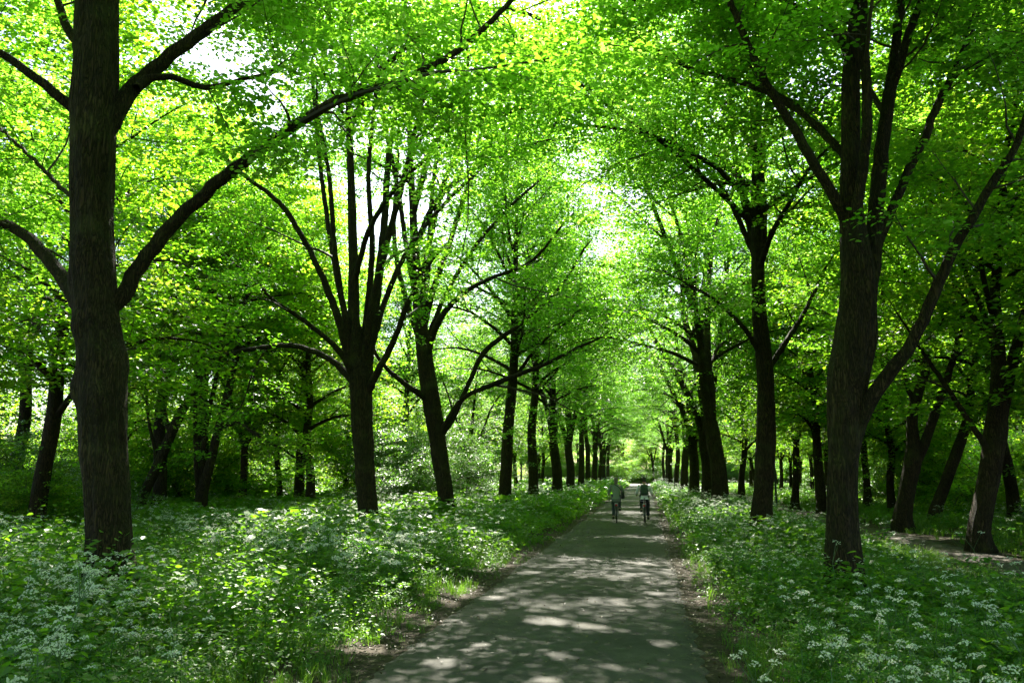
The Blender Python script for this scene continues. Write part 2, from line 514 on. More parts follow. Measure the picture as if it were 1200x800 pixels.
class Crown:
    def __init__(self, r, leaf=.10, per=16, hi=True, spread=.42):
        self.twigs = Geo(); self.pos = []; self.out = []; self.tint = []
        self.r, self.leaf, self.per, self.hi, self.spread = r, leaf * 1.08, per * 3.1, hi, spread * 1.2

    def spray(self, c, d, k=1.0):
        r = self.r
        n = max(3, int(self.per * k * r.uniform(.7, 1.3)))
        R = self.spread * r.uniform(.7, 1.3)
        a = r.uniform(0, 2 * PI, n); q = np.sqrt(r.uniform(0, 1, n)) * R
        dx = unit([d[0], d[1], 0.001]); dy = np.array([-dx[1], dx[0], 0])
        u, w = q * np.cos(a) * 1.25, q * np.sin(a) * .8
        z = r.normal(0, .045, n) - .22 * q * q / R - .08 * u
        tl = r.normal(0, .25)
        P = np.asarray(c) + u[:, None] * dx + w[:, None] * dy
        P[:, 2] += z + tl * w
        self.pos.append(P)
        self.out.append(dx * .6 + (u[:, None] * dx + w[:, None] * dy) / R * .7 + np.array([0, 0, -.25]))
        self.tint.append(np.full(n, np.clip(r.normal(.45, .2), 0, 1)))

    def secondary(self, p, d, length, rad):
        r = self.r
        P = path_from(p, d, length, 5, r, .17, -.015)
        R = np.linspace(max(rad, .006), .004, 6)
        self.twigs.add(*tube(P, R, 4), mat=1)
        k = max(3, int(length / .34))
        for t in np.linspace(.3, 1, k):
            f = t * 5
            i = min(4, int(f))
            q = P[i] + (P[i + 1] - P[i]) * (f - i)
            if t < .99:
                dd = unit(P[i + 1] - P[i])
                s = np.cross(dd, [0, 0, 1]) * r.choice([-1, 1])
                e = q + (unit(s) * .9 + dd * .5 + r.normal(0, .25, 3)) * r.uniform(.2, .55)
                self.twigs.add(*tube(np.array([q, (q + e) / 2 + r.normal(0, .02, 3), e]), [.005, .004, .003], 3), mat=1)
            else:
                e = q
            self.spray(e, e - P[0])

    def foliate(self, pts, rad, start=.3, step=.42, ln=(1.2, 2.5), forks=0, bare=None):
        r = self.r
        seg = np.linalg.norm(np.diff(pts, axis=0), axis=1)
        cum = np.concatenate([[0], np.cumsum(seg)])
        L = cum[-1]
        s = start * L
        while s < L:
            i = min(len(seg) - 1, int(np.searchsorted(cum, s) - 1)); i = max(i, 0)
            t = (s - cum[i]) / (seg[i] + 1e-9)
            p = pts[i] + (pts[i + 1] - pts[i]) * t
            T = unit(pts[i + 1] - pts[i])
            v = r.normal(0, 1, 3); v[2] *= .55
            v = unit(v - T * v.dot(T))
            d = T * .5 + v * .95 + np.array([0, 0, .06])
            q = s / L
            self.secondary(p, d, r.uniform(*ln) * (1.15 - .5 * q), min(.35 * rad[min(i, len(rad) - 1)], .028))
            s += step * .80 * r.uniform(.6, 1.5)
        self.secondary(pts[-1], pts[-1] - pts[-2], r.uniform(.8, 1.4), rad[-1])
        for k in range(forks):
            t = r.uniform(.3, .75)
            i = int(t * (len(pts) - 1))
            T = unit(pts[min(i + 1, len(pts) - 1)] - pts[i])
            v = r.normal(0, 1, 3); v[2] *= .4
            v = unit(v - T * v.dot(T))
            ll = r.uniform(.35, .55) * L
            P = path_from(pts[i], T * .8 + v * .75, ll, 7, r, .11, .0)
            R = np.linspace(rad[i] * .55, .01, 8)
            self.twigs.add(*tube(P, R, 5), mat=1)
            self.foliate(P, R, .2, step, ln)

    def geo(self, base=None):
        g = Geo()
        P, t, o = np.concatenate(self.pos), np.concatenate(self.tint), np.concatenate(self.out)
        if base is not None:
            k = ~in_gap(P + base)  # crown shaped for the light: leaves shading the chosen spots are dropped
            P, t, o = P[k], t[k], o[k]
        leaves(g, P, self.leaf, 0, self.hi, .38, t, self.r, o)
        g.merge(self.twigs)
        return g


def trunk_relief(seed, base_z, knots=(), flare=.8, lobes=6, rough=.055):
    def f(i, a, pts, rad):
        h = pts[:, 2][:, None] - base_z
        m = 1 + rough * wig(a * 0 + 3 * np.cos(a) + seed, h * 1.3 + 2 * np.sin(a), seed) + rough * .45 * wig(6 * np.cos(a) + seed, h * 3.1 + 5 * np.sin(a), seed + 4) + .022 * np.sin(a * 9 + 2 * np.sin(h * 1.1 + seed) + seed) \
            + .012 * np.sin(a * 17 + h * .8)
        fl = np.exp(-np.clip(h, 0, 9) / .42)
        m = m + flare * fl * (.6 + .4 * np.cos(a * lobes + seed))
        for (kh, ka, amp, sz) in knots:
            da = np.angle(np.exp(1j * (a - ka)))
            d2 = (da * .33 / sz) ** 2 + ((h - kh) / sz) ** 2
            m = m + amp * (np.exp(-d2) - .55 * np.exp(-d2 * 7))
        return m
    return f


def arch_limb(start, az, el, length, r, droop=.07, n=9):
    d = np.array([math.cos(az) * math.cos(el), math.sin(az) * math.cos(el), math.sin(el)])
    pts = [np.asarray(start, float)]
    for i in range(n):
        d = unit(d + r.normal(0, .075, 3) + np.array([0, 0, -droop * (.4 + 1.2 * i / n)]))
        pts.append(pts[-1] + d * length / n)
    return np.array(pts)


def grow_generic(seed, height=17, r0=.33, forked=False, low=4.2, leaf=.12, per=13, hi=False, nl=22, reach=6.0, step=.5, lean=0.0, stems=None, sides=14):
    """trunk Geo (with limbs) and Crown for a tree standing on the origin"""
    r = np.random.default_rng(seed)
    tg = Geo(); cr = Crown(r, leaf, per, hi)
    axes = []
    if stems is not None:
        fk = None
        for (pts, ra) in stems:
            axes.append((pts, ra))
    elif forked:
        fk = r.uniform(3.4, 4.8)
        T = np.array([[0, 0, -.35], [0, 0, 0.0], [r.normal(0, .06), r.normal(0, .06), fk * .5], [r.normal(0, .1), r.normal(0, .1), fk]])
        T[:, 0] += lean * np.clip(T[:, 2], 0, 9)
        P, R = resample(T, [r0 * 1.05, r0, r0 * .9, r0 * .85], .3)
        tg.add(*tube(P, R, sides, trunk_relief(seed, 0)), smooth=True)
        k = 4
        a0 = r.uniform(0, 6)
        for j in range(k):
            az = a0 + j * 2 * PI / k + r.normal(0, .25)
            el = r.uniform(1.15, 1.4) if j else 1.5
            A = arch_limb(P[-2], az, el, (height - fk) * r.uniform(.75, .95), r, -.012, 10)
            axes.append((A, np.linspace(r0 * .58, .02, 11)))
    else:
        n = 9
        z = np.linspace(-.35, height * .86, n)
        T = np.stack([np.cumsum(r.normal(0, .09, n)) + lean * np.clip(z, 0, 99), np.cumsum(r.normal(0, .09, n)), z], -1)
        T[:2, 1] = 0; T[:2, 0] = 0
        axes.append((T, r0 * np.interp(z, [-.35, 0, 4, height * .86], [1.05, 1, .85, .08])))
    for (A, R) in axes:
        P, Q = resample(A, R, .35)
        tg.add(*tube(P, Q, sides if R[0] > .2 else 9, trunk_relief(seed + 3, 0) if A[0][2] < .2 else None), smooth=True)
        cr.foliate(P, Q, .72, step, (1.0, 2.0))
    per_axis = max(3, int(nl / len(axes)))
    for ai, (A, R) in enumerate(axes):
        zlo = max(low, A[0][2] + .4); zhi = A[-1][2] * .97
        for j in range(per_axis):
            f = ((j + r.uniform(0, .8)) / per_axis)
            z = zlo + (zhi - zlo) * f
            i = int(np.clip(np.searchsorted(A[:, 2], z), 1, len(A) - 1))
            t = (z - A[i - 1][2]) / (A[i][2] - A[i - 1][2] + 1e-6)
            p = A[i - 1] + (A[i] - A[i - 1]) * np.clip(t, 0, 1)
            rr = np.interp(t, [0, 1], [R[i - 1], R[i]])
            az = j * 2.4 + ai * 1.3 + r.normal(0, .3)
            if len(axes) > 1:
                o = A[-1] - A[0]
                az = math.atan2(o[1], o[0]) + r.normal(0, 1.0)
            ln_ = reach * (.95 - .5 * f ** 1.5) * r.uniform(.8, 1.15)
            el = r.uniform(.45, .85) + .35 * f
            Lp = arch_limb(p, az, el, ln_, r, .11 if f < .5 else .05)
            Lr = np.linspace(min(.6 * rr, .10), .012, len(Lp))
            tg.add(*tube(Lp, Lr, 7), smooth=True)
            cr.foliate(Lp, Lr, .28, step, (1.0, 2.3), forks=2)
    # low sprouts on the trunk
    A, R = axes[0]
    for j in range(7):
        z = r.uniform(2.2, low + 3)
        i = int(np.clip(np.searchsorted(A[:, 2], z), 1, len(A) - 1))
        v = r.normal(0, 1, 3); v[2] = .3
        cr.secondary(A[i - 1] + (A[i] - A[i - 1]) * .5, v, r.uniform(.5, .9), .008)
    return tg, cr


def hero(name, label, base, depth, trunk, limbs, stems=(), seed=0, top=None, leaf=.10, per=15, auto=None, group=None, reach=5.0, knots=(), step=.45, rtop=.05,
         category='tree', fol=(.3, .42), mat=None):
    """a tree whose trunk and boughs follow drawn lines: (x, y, width) in the frame at a depth; further boughs are grown from its leader"""
    r = np.random.default_rng(100 + seed)
    root = empty(name)
    B = at(base[0], base[1], depth)
    B[2] = float(ground_z(B[0], B[1]))
    root.location = B
    tag(root, label, category, group)

    def line(px, dY0, dY1):
        n = len(px)
        out, rad = [], []
        for i, (x, y, w) in enumerate(px):
            s = i / max(1, n - 1)
            p = at(x, y, depth + dY0 + (dY1 - dY0) * s)
            out.append(p - B)
            rad.append(.44 * w / FOC * (p - CAM).dot(FWD) * math.cos(math.atan((x - 600) / FOC)))
        return np.array(out), np.array(rad)
    tp, tr = line(trunk, 0, 0)
    tp = np.vstack([[tp[0][0], tp[0][1], -.3], [tp[0][0], tp[0][1], 0.02], tp])if tp[0][2] > .15 else tp
    if len(tr) < len(tp):
        tr = np.concatenate([[tr[0] * 1.05, tr[0] * 1.02], tr])
    if top is not None:            # leader above the drawn part
        n = 6
        q = np.linspace(0, 1, n + 1)[1:]
        ext = tp[-1] + np.stack([np.cumsum(r.normal(0, .1, n)), np.cumsum(r.normal(0, .1, n)), q * (top - tp[-1][2])], -1)
        tp = np.vstack([tp, ext]); tr = np.concatenate([tr, tr[-1] + (rtop - tr[-1]) * q])
    P, R = resample(tp, tr, .12 if depth < 18 else .2)
    sides = 56 if depth < 18 else 28
    tg = Geo()
    tg.add(*tube(P, R, sides, trunk_relief(seed, 0, knots)), smooth=True)
    tg.build('trunk', BARK, root)
    cr = Crown(r, leaf, per, True)
    if top is not None:
        cr.foliate(P, R, .75, step, (1.0, 2.2))
    for (px, d0, d1, ext, st) in limbs:
        lp, lr = line(px, d0, d1)
        lp[0] += (tp[np.argmin(np.linalg.norm(tp - lp[0], axis=1))] - lp[0]) * 0
        if ext:
            dd = unit(lp[-1] - lp[-2])
            e = path_from(lp[-1], dd, ext, 4, r, .10, .01)[1:]
            lp = np.vstack([lp, e]); lr = np.concatenate([lr, np.linspace(lr[-1] * .85, .012, 4)])
        LP, LR = resample(lp, lr, .18)
        LP[1:-1] += r.normal(0, .008, LP[1:-1].shape)
        bg = Geo()
        bg.add(*tube(LP, LR, 16 if lr[0] > .05 else 9, lambda i, a, p, q, s=seed: 1 + .05 * wig(3 * np.cos(a) + i * .35, 2 * np.sin(a) + i * .22, s)), smooth=True)
        bg.build('branch', BARK, root)
        cr.foliate(LP, LR, st, fol[1], (1.0, 2.3), forks=1 if (ext or len(LP) > 14) else 0)
    if auto:
        zlo, zhi, n = auto
        for j in range(n):
            z = zlo + (zhi - zlo) * (j + r.uniform(0, .8)) / n
            i = int(np.clip(np.searchsorted(P[:, 2], z), 1, len(P) - 1))
            f = (z - zlo) / (zhi - zlo + 1e-6)
            Lp = arch_limb(P[i], j * 2.4 + seed, r.uniform(.5, .9) + .3 * f, reach * (1.1 - .42 * f) * r.uniform(.85, 1.15), r, .085)
            Lr = np.linspace(min(.55 * R[i], .10), .012, len(Lp))
            bg = Geo(); bg.add(*tube(Lp, Lr, 8), smooth=True)
            bg.build('branch', BARK, root)
            cr.foliate(Lp, Lr, .3, step, (1.0, 2.3), forks=2)
    cr.geo(B).build('crown', [mat or LEAF, TWIG], root)
    return root

# ------------------------------------------------------------------ the large trees that frame the path
hero('avenue_tree', 'massive furrowed trunk near the left edge with a long bough arching over the path', (128, 729), 10.0,
     [(128, 690, 63), (127, 600, 61), (121, 500, 65), (119, 455, 68), (116, 400, 64), (112, 350, 62), (107, 250, 58), (109, 150, 64), (113, 60, 62), (114, -60, 54), (116, -200, 42)],
     [([(120, 372, 26), (143, 345, 24), (165, 310, 22), (200, 265, 20), (260, 210, 17), (320, 165, 15), (375, 128, 13), (420, 110, 11), (470, 95, 10), (520, 70, 9), (560, 40, 8), (600, 0, 7)], 0, 1.6, 2.5, .3),
      ([(118, 165, 30), (140, 125, 26), (160, 100, 23), (200, 65, 19), (240, 35, 17), (285, 0, 14), (335, -40, 11)], 0, 1.2, 2.0, .4),
      ([(160, 103, 11), (172, 93, 11), (200, 90, 9), (240, 102, 8), (290, 92, 5)], .15, .9, .6, .5),
      ([(105, 140, 22), (75, 118, 16), (40, 90, 14), (0, 62, 12), (-45, 38, 9)], 0, -.6, 1.8, .4),
      ([(108, 392, 28), (86, 345, 22), (60, 308, 20), (30, 276, 17), (0, 262, 15), (-45, 252, 12)], 0, .9, 2.0, .4),
      ([(108, 75, 16), (88, 48, 14), (74, 20, 12), (61, -14, 10)], 0, .5, 2.0, .4),
      ([(105, 245, 9), (75, 223, 7), (40, 188, 6), (0, 150, 5)], .2, 1.8, 1.4, .4),
      ([(115, -120, 16), (200, -150, 13), (320, -130, 11), (470, -60, 9), (590, 30, 7), (670, 95, 5)], 0, 7, 1.2, .3)],
     seed=1, top=19, auto=(9.2, 18, 13), step=.36, leaf=.08, per=28, reach=6.5, knots=((3.05, 3.6, .34, .18), (3.9, 4.2, .28, .15), (2.75, 4.9, .20, .2), (4.6, 3.3, .22, .2), (3.35, 0.2, .26, .2), (4.9, 4.8, .18, .14), (2.1, 4.4, .14, .2)))
hero('avenue_tree', 'upright tree forking into a fan of thin stems, second in the left row', (433, 631), 23.0,
     [(432, 605, 26), (428, 560, 26), (425, 500, 28), (422, 440, 32), (415, 380, 17), (414, 300, 13), (411, 200, 10), (408, 100, 8), (405, 0, 6)],
     [([(415, 330, 8), (436, 262, 7), (478, 205, 6), (540, 158, 5), (610, 128, 4), (665, 118, 3)], 0, -4.5, 1.0, .35),  # this bough and the next are added to shade the path
      ([(409, 150, 9), (450, 80, 8), (520, 25, 7), (590, 10, 6), (650, 30, 4)], 0, -2.0, 1.4, .35),
      ([(424, 440, 11), (430, 370, 9), (436, 290, 8), (432, 200, 6), (440, 110, 5), (446, 20, 4)], 0, 1.6, 1.4, .68),
      ([(418, 430, 10), (404, 370, 8), (392, 290, 7), (386, 210, 6), (372, 130, 4)], 0, -1.0, 1.4, .68),
      ([(432, 420, 9), (452, 350, 8), (480, 290, 6), (520, 240, 5), (556, 205, 4)], 0, 2.2, 1.4, .68),
      ([(428, 448, 18), (434, 400, 14), (441, 350, 12), (450, 265, 10), (456, 180, 8), (470, 95, 6)], 0, .8, 1.5, .68),
      ([(426, 440, 13), (436, 360, 11), (452, 290, 9), (474, 205, 7), (492, 130, 5)], 0, -1.2, 1.5, .68),
      ([(417, 445, 15), (396, 372, 11), (372, 312, 8), (332, 243, 7), (282, 202, 5), (240, 160, 4)], 0, -1.5, 1.0, .68),
      ([(416, 448, 12), (402, 434, 10), (380, 417, 8), (340, 405, 7), (290, 410, 6), (245, 421, 5), (208, 432, 4)], 0, 1.2, .8, .68),
      ([(418, 450, 12), (404, 420, 9), (384, 398, 7), (350, 371, 6), (326, 356, 5), (290, 322, 3)], 0, -2.0, 1.0, .68),
      ([(430, 462, 12), (440, 440, 10), (462, 398, 8), (476, 360, 7), (492, 328, 5)], 0, -1.4, 1.4, .68),
      ([(412, 400, 9), (392, 310, 7), (376, 200, 6), (366, 90, 5)], 0, 1.5, 1.5, .68)],
     seed=2, top=20, auto=(11.5, 19, 7), step=.40, leaf=.095, per=13, reach=4.8)
hero('avenue_tree', 'left leaning tree with thin boughs reaching over the path, third in the left row', (527, 613), 30.0,
     [(524, 597, 20), (515, 530, 22), (507, 480, 24), (498, 420, 22), (491, 360, 15), (487, 300, 12), (484, 250, 10), (480, 150, 7), (478, 60, 5)],
     [([(492, 370, 8), (478, 300, 7), (466, 220, 6), (450, 140, 5), (440, 60, 4)], 0, -1.5, 1.2, .68),
      ([(494, 380, 8), (502, 310, 7), (506, 230, 6), (516, 150, 5), (520, 80, 4)], 0, 1.5, 1.2, .68),
      ([(497, 410, 8), (520, 350, 6), (556, 290, 5), (600, 240, 4), (640, 205, 3)], 0, 2.5, 1.0, .68),
      ([(515, 510, 9), (524, 494, 7), (545, 465, 6), (592, 445, 7), (640, 426, 5), (684, 404, 4)], 0, -1.5, 1.0, .68),
      ([(516, 512, 8), (532, 488, 7), (548, 452, 6), (570, 410, 7), (612, 378, 5), (652, 342, 4), (682, 296, 3)], 0, 1.0, .8, .68),
      ([(498, 425, 11), (510, 385, 9), (535, 350, 7), (570, 328, 5), (620, 308, 4), (656, 268, 3)], 0, -2.0, 1.0, .68),
      ([(494, 392, 10), (506, 345, 9), (525, 290, 7), (550, 215, 6), (572, 175, 5), (640, 150, 4)], 0, 1.5, 1.0, .68),
      ([(490, 355, 10), (500, 300, 8), (520, 215, 6), (545, 160, 5), (570, 108, 4)], 0, -1.4, 1.2, .68),
      ([(486, 290, 8), (512, 235, 7), (560, 195, 6), (620, 170, 5), (680, 160, 3)], 0, -3.0, 1.4, .25),  # bough added over the path to keep the sun off it
      ([(484, 250, 9), (510, 165, 8), (560, 90, 7), (620, 45, 5), (690, 20, 4)], 0, -4, 1.4, .25),
      ([(502, 470, 10), (490, 460, 8), (472, 448, 7), (448, 425, 5), (420, 380, 4)], 0, -1.8, 1.0, .68),
      ([(492, 398, 9), (474, 345, 7), (462, 280, 6), (466, 190, 5)], 0, 1.6, 1.2, .68)],
     seed=3, top=20, auto=(13, 19, 7), step=.42, leaf=.10, per=12, reach=4.8)
hero('avenue_tree', 'stout twin stemmed trunk nearest right of the path, one bough slanting far right', (990, 684), 13.4,
     [(989, 650, 46), (987, 600, 41), (988, 540, 42), (990, 500, 46), (993, 450, 54), (1003, 390, 56), (1005, 320, 46), (998, 250, 32), (997, 180, 26), (997, 100, 25), (1002, 40, 21), (1008, -20, 18), (1012, -120, 14)],
     [([(1010, 390, 30), (1020, 320, 27), (1026, 250, 23), (1034, 170, 20), (1042, 115, 18), (1050, 50, 13), (1058, -20, 11), (1064, -90, 8)], .1, .5, 2.0, .45),
      ([(1036, 150, 13), (1048, 95, 13), (1064, 45, 12), (1082, -5, 11), (1100, -60, 9)], .3, -.4, 2.0, .4),
      ([(1003, 250, 15), (1014, 180, 14), (1016, 100, 14), (1013, 40, 12), (1012, -20, 10)], -.25, -.4, 1.5, .5),
      ([(992, 262, 17), (978, 232, 15), (958, 200, 14), (930, 150, 13), (905, 110, 11), (880, 60, 10), (854, -2, 9), (836, -50, 7)], 0, -.7, 2.0, .4),
      ([(994, 192, 9), (974, 167, 8), (955, 148, 7), (935, 125, 6), (905, 105, 4)], 0, 1.4, 1.2, .35),
      ([(998, 80, 11), (982, 42, 10), (944, 14, 8), (898, -10, 7)], 0, .8, 1.6, .4),
      ([(996, 190, 11), (960, 150, 9), (920, 120, 8), (870, 97, 7), (810, 80, 6), (765, 58, 5), (735, 35, 4), (712, -8, 3)], 0, 3.5, 1.0, .35),
      ([(1008, -60, 14), (930, -120, 12), (830, -90, 10), (750, -10, 8), (690, 70, 6), (660, 120, 4)], 0, 6, 1.2, .3),
      ([(1022, 305, 15), (1036, 268, 14), (1060, 210, 13), (1085, 160, 12), (1100, 120, 11), (1125, 68, 10), (1152, -4, 8), (1170, -60, 6)], .1, .9, 2.0, .35),
      ([(998, 520, 26), (1012, 482, 23), (1040, 440, 20), (1070, 398, 18), (1100, 332, 16), (1130, 270, 14), (1160, 220, 13), (1185, 180, 11), (1202, 138, 10), (1228, 60, 8)], 0, -1.2, 1.5, .35)],
     seed=4, top=19, auto=(10, 18, 17), step=.36, leaf=.084, per=23, reach=6.8, knots=((2.9, 4.4, .2, .16), (3.5, 5.2, .2, .15), (2.4, 5.6, .14, .14)))
hero('avenue_tree', 'straight dark trunk with sprouting leaves, second along the right side of the path', (891, 628), 24.0,
     [(893, 605, 28), (896, 550, 26), (898, 500, 26), (896, 430, 22), (890, 370, 20), (888, 310, 17), (886, 230, 14), (888, 150, 11), (890, 60, 8)],
     [([(888, 262, 8), (868, 225, 7), (826, 188, 6), (760, 158, 5), (695, 148, 4)], 0, -2.5, 1.4, .22),  # added with the following bough as cover that shades the path
      ([(888, 190, 8), (862, 140, 7), (820, 100, 6), (760, 66, 5), (700, 48, 4)], 0, .5, 1.6, .22),
      ([(886, 230, 8), (850, 190, 7), (800, 150, 5), (740, 128, 4)], 0, 4.0, 1.4, .22),
      ([(888, 320, 10), (876, 255, 9), (862, 190, 7), (855, 130, 6), (850, 60, 4)], 0, .8, 1.2, .3),
      ([(890, 340, 9), (896, 260, 8), (893, 200, 7), (900, 120, 5)], 0, -.8, 1.2, .3),
      ([(884, 300, 8), (860, 245, 7), (835, 205, 5), (802, 180, 4), (770, 170, 3)], 0, 1.8, 1.2, .3),
      ([(896, 440, 9), (918, 405, 8), (940, 370, 6), (965, 320, 4)], 0, 1.4, 1.2, .3),
      ([(892, 415, 8), (868, 380, 6), (838, 352, 5), (800, 330, 3)], 0, -1.6, 1.2, .3)],
     seed=5, top=20, auto=(7.5, 19, 18), step=.38, leaf=.095, per=12.5, reach=6.3)

# trees of the wood that stand out
hero('woodland_tree', 'dark leaning tree with a side stem, seen just to the right of the massive trunk', (160, 611), 30.0,
     [(166, 586, 13.9), (187, 540, 13.9), (206, 496, 13.9), (217, 475, 12.3), (228, 457, 10.7), (246, 430, 9.0), (262, 390, 7.4), (276, 330, 5.7)],
     [([(200, 508, 7.4), (195, 494, 7.4), (190, 470, 6.6), (190, 440, 5.7), (182, 390, 4.1)], 0, .6, 1.5, .4),
      ([(185, 545, 5.7), (180, 520, 4.9), (174, 490, 4.1), (171, 460, 3.3), (165, 420, 2.5)], 0, -.5, 1.0, .4),
      ([(222, 468, 7.4), (231, 440, 6.6), (234, 400, 4.9), (228, 340, 4.1)], 0, .8, 1.0, .4)],
     seed=6, top=14, auto=(6.5, 13.5, 10), leaf=.12, per=10, reach=4.6, mat=LEAF_W)
hero('woodland_tree', 'dark tree of three stems rising from one foot, left of the forked tree', (236, 612), 31.0,
     [(236, 585, 17.2), (241, 562, 13.9), (247, 540, 12.3), (255, 506, 11.5), (262, 480, 11.5), (268, 457, 10.7), (276, 421, 9.8), (284, 370, 7.4), (290, 300, 5.7)],
     [([(236, 575, 8.2), (237, 540, 7.4), (242, 495, 6.6), (249, 462, 6.6), (254, 440, 5.7), (262, 380, 4.1)], 0, .5, 1.5, .45),
      ([(233, 575, 6.6), (230, 550, 6.6), (229, 510, 5.7), (229, 470, 5.7), (233, 420, 4.1), (226, 350, 3.3)], 0, -.5, 1.5, .45),
      ([(262, 500, 5.7), (270, 497, 4.9), (281, 495, 4.1), (300, 509, 4.1), (330, 526, 3.3), (352, 540, 2.5)], 0, -1.0, .5, .3)],
     seed=7, top=15, auto=(6.8, 14.5, 10), leaf=.12, per=10, reach=4.8, mat=LEAF_W)
hero('woodland_tree', 'thick forked tree beyond the dirt track, rightmost of the wood', (1143, 636), 21.7,
     [(1147, 622, 27), (1153, 590, 29), (1160, 555, 31), (1167, 502, 31), (1170, 460, 25), (1170, 415, 20), (1166, 350, 15), (1172, 270, 12), (1178, 180, 9)],
     [([(1172, 500, 19), (1183, 440, 17), (1196, 388, 15), (1212, 330, 12), (1224, 250, 9)], 0, .8, 2.0, .4),
      ([(1162, 535, 12), (1152, 518, 10), (1130, 485, 8), (1107, 450, 7), (1090, 426, 6), (1076, 405, 5)], 0, -1.0, 1.2, .4),
      ([(1168, 420, 10), (1150, 360, 8), (1128, 310, 6), (1120, 250, 4)], 0, 1.0, 1.5, .4)],
     seed=8, top=17, auto=(4.6, 16.5, 16), leaf=.11, per=14, reach=5.6, mat=LEAF_W)
hero('woodland_tree', 'dark tree forking into two low on its trunk, beyond the dirt track', (1056, 615), 29.0,
     [(1058, 606, 22), (1064, 570, 22), (1070, 537, 24), (1070, 512, 18), (1069, 490, 15), (1076, 460, 13), (1085, 430, 12), (1088, 370, 9), (1090, 300, 7)],
     [([(1074, 540, 15), (1088, 508, 14), (1098, 478, 12), (1108, 448, 11), (1122, 400, 8), (1134, 330, 6)], 0, -.8, 1.5, .45),
      ([(1070, 470, 8), (1056, 430, 7), (1040, 390, 5), (1034, 340, 4)], 0, .8, 1.2, .4)],
     seed=9, top=17, auto=(5, 16, 15), leaf=.12, per=13, reach=5.2, mat=LEAF_W)
hero('woodland_tree', 'leaning dark trunk between two forked trees beyond the dirt track', (1092, 608), 33.0,
     [(1096, 600, 16), (1107, 569, 16), (1121, 530, 16), (1131, 500, 13), (1138, 460, 11), (1144, 400, 8)],
     [([(1124, 525, 8), (1140, 495, 6), (1160, 470, 5)], 0, .8, 1.2, .4)],
     seed=10, top=16, auto=(5, 15, 13), leaf=.13, per=12, reach=5, mat=LEAF_W)

# ------------------------------------------------------------------ trees of one kind, copied
VARIANTS = []


def proto_tree(name, seed, mat, **kw):
    tg, cr = grow_generic(seed, **kw)
    root = empty(name)
    tg.build('trunk', BARK, root)
    cr.geo().build('crown', [mat, TWIG], root)
    root['used'] = 0
    VARIANTS.append(root)
    return root


PT = {
    'a': proto_tree('avenue_tree', 21, LEAF, height=20.5, r0=.30, forked=False, nl=30, reach=7.2, low=6.0, per=8.5),
    'b': proto_tree('avenue_tree', 22, LEAF, height=20.5, r0=.37, forked=True, nl=30, reach=6.8, low=5.6, per=8.5),
    'c': proto_tree('woodland_tree', 23, LEAF_W, height=17.5, r0=.22, forked=False, nl=26, reach=5.0, low=3.2, lean=.06, leaf=.14, per=8),
    'd': proto_tree('woodland_tree', 24, LEAF_W, height=17, r0=.22, forked=True, nl=24, reach=5.0, low=3.4, lean=.08, leaf=.14, per=8),
}


def place(kind, x, y, label, group, rz=None, s=1.0, tilt=(0, 0), cat='tree', lx=None):
    p = PT[kind]
    if p['used'] == 0:
        o = p
    else:
        o = copy_tree(p)
    p['used'] = 1
    o.location = (x, y, float(ground_z(x, y)))
    o.rotation_euler = (tilt[0], tilt[1], rng.uniform(0, 2 * PI) if rz is None else rz)
    sc = s * np.array([1, 1, 1.0])
    o.scale = sc
    tag(o, label, cat, group)
    return o


ORD = ['third', 'fourth', 'fifth', 'sixth', 'seventh', 'eighth', 'ninth', 'tenth', 'eleventh', 'twelfth', 'thirteenth']
for i, (px, d, k, s) in enumerate([(591, 39, 'a', .98), (625, 47, 'a', .95), (652, 59, 'b', 1.0), (667, 70, 'b', 1.0), (680, 82, 'a', 1.0), (689, 94, 'a', .96), (697, 106, 'b', 1.0),
                                   (703, 118, 'a', 1.0), (708, 130, 'b', .95), (712, 142, 'a', 1.0)]):
    lab = 'slim straight avenue tree, %s from the front in the row left of the path' % ORD[i + 1]
    place(k, at(px, 556, d)[0], d, lab, 'trees in the row left of the path', rz=.7 * i, s=s * 1.08, tilt=(rng.normal(0, .02), rng.normal(0, .03)))
for i, (px, d, k, s) in enumerate([(843, 39, 'b', 1.08), (827, 49, 'b', 1.05), (812, 61, 'b', 1.05), (801, 76, 'b', 1.0), (792, 92, 'a', 1.0), (786, 108, 'b', 1.0), (782, 124, 'a', 1.0), (778, 140, 'a', .95)]):
    lab = 'avenue tree with dark trunk, %s from the front in the row right of the path' % ORD[i]
    place(k, at(px, 556, d)[0], d, lab, 'trees in the row right of the path', rz=.9 * i + 1, s=s, tilt=(rng.normal(0, .02), rng.normal(0, .03)))

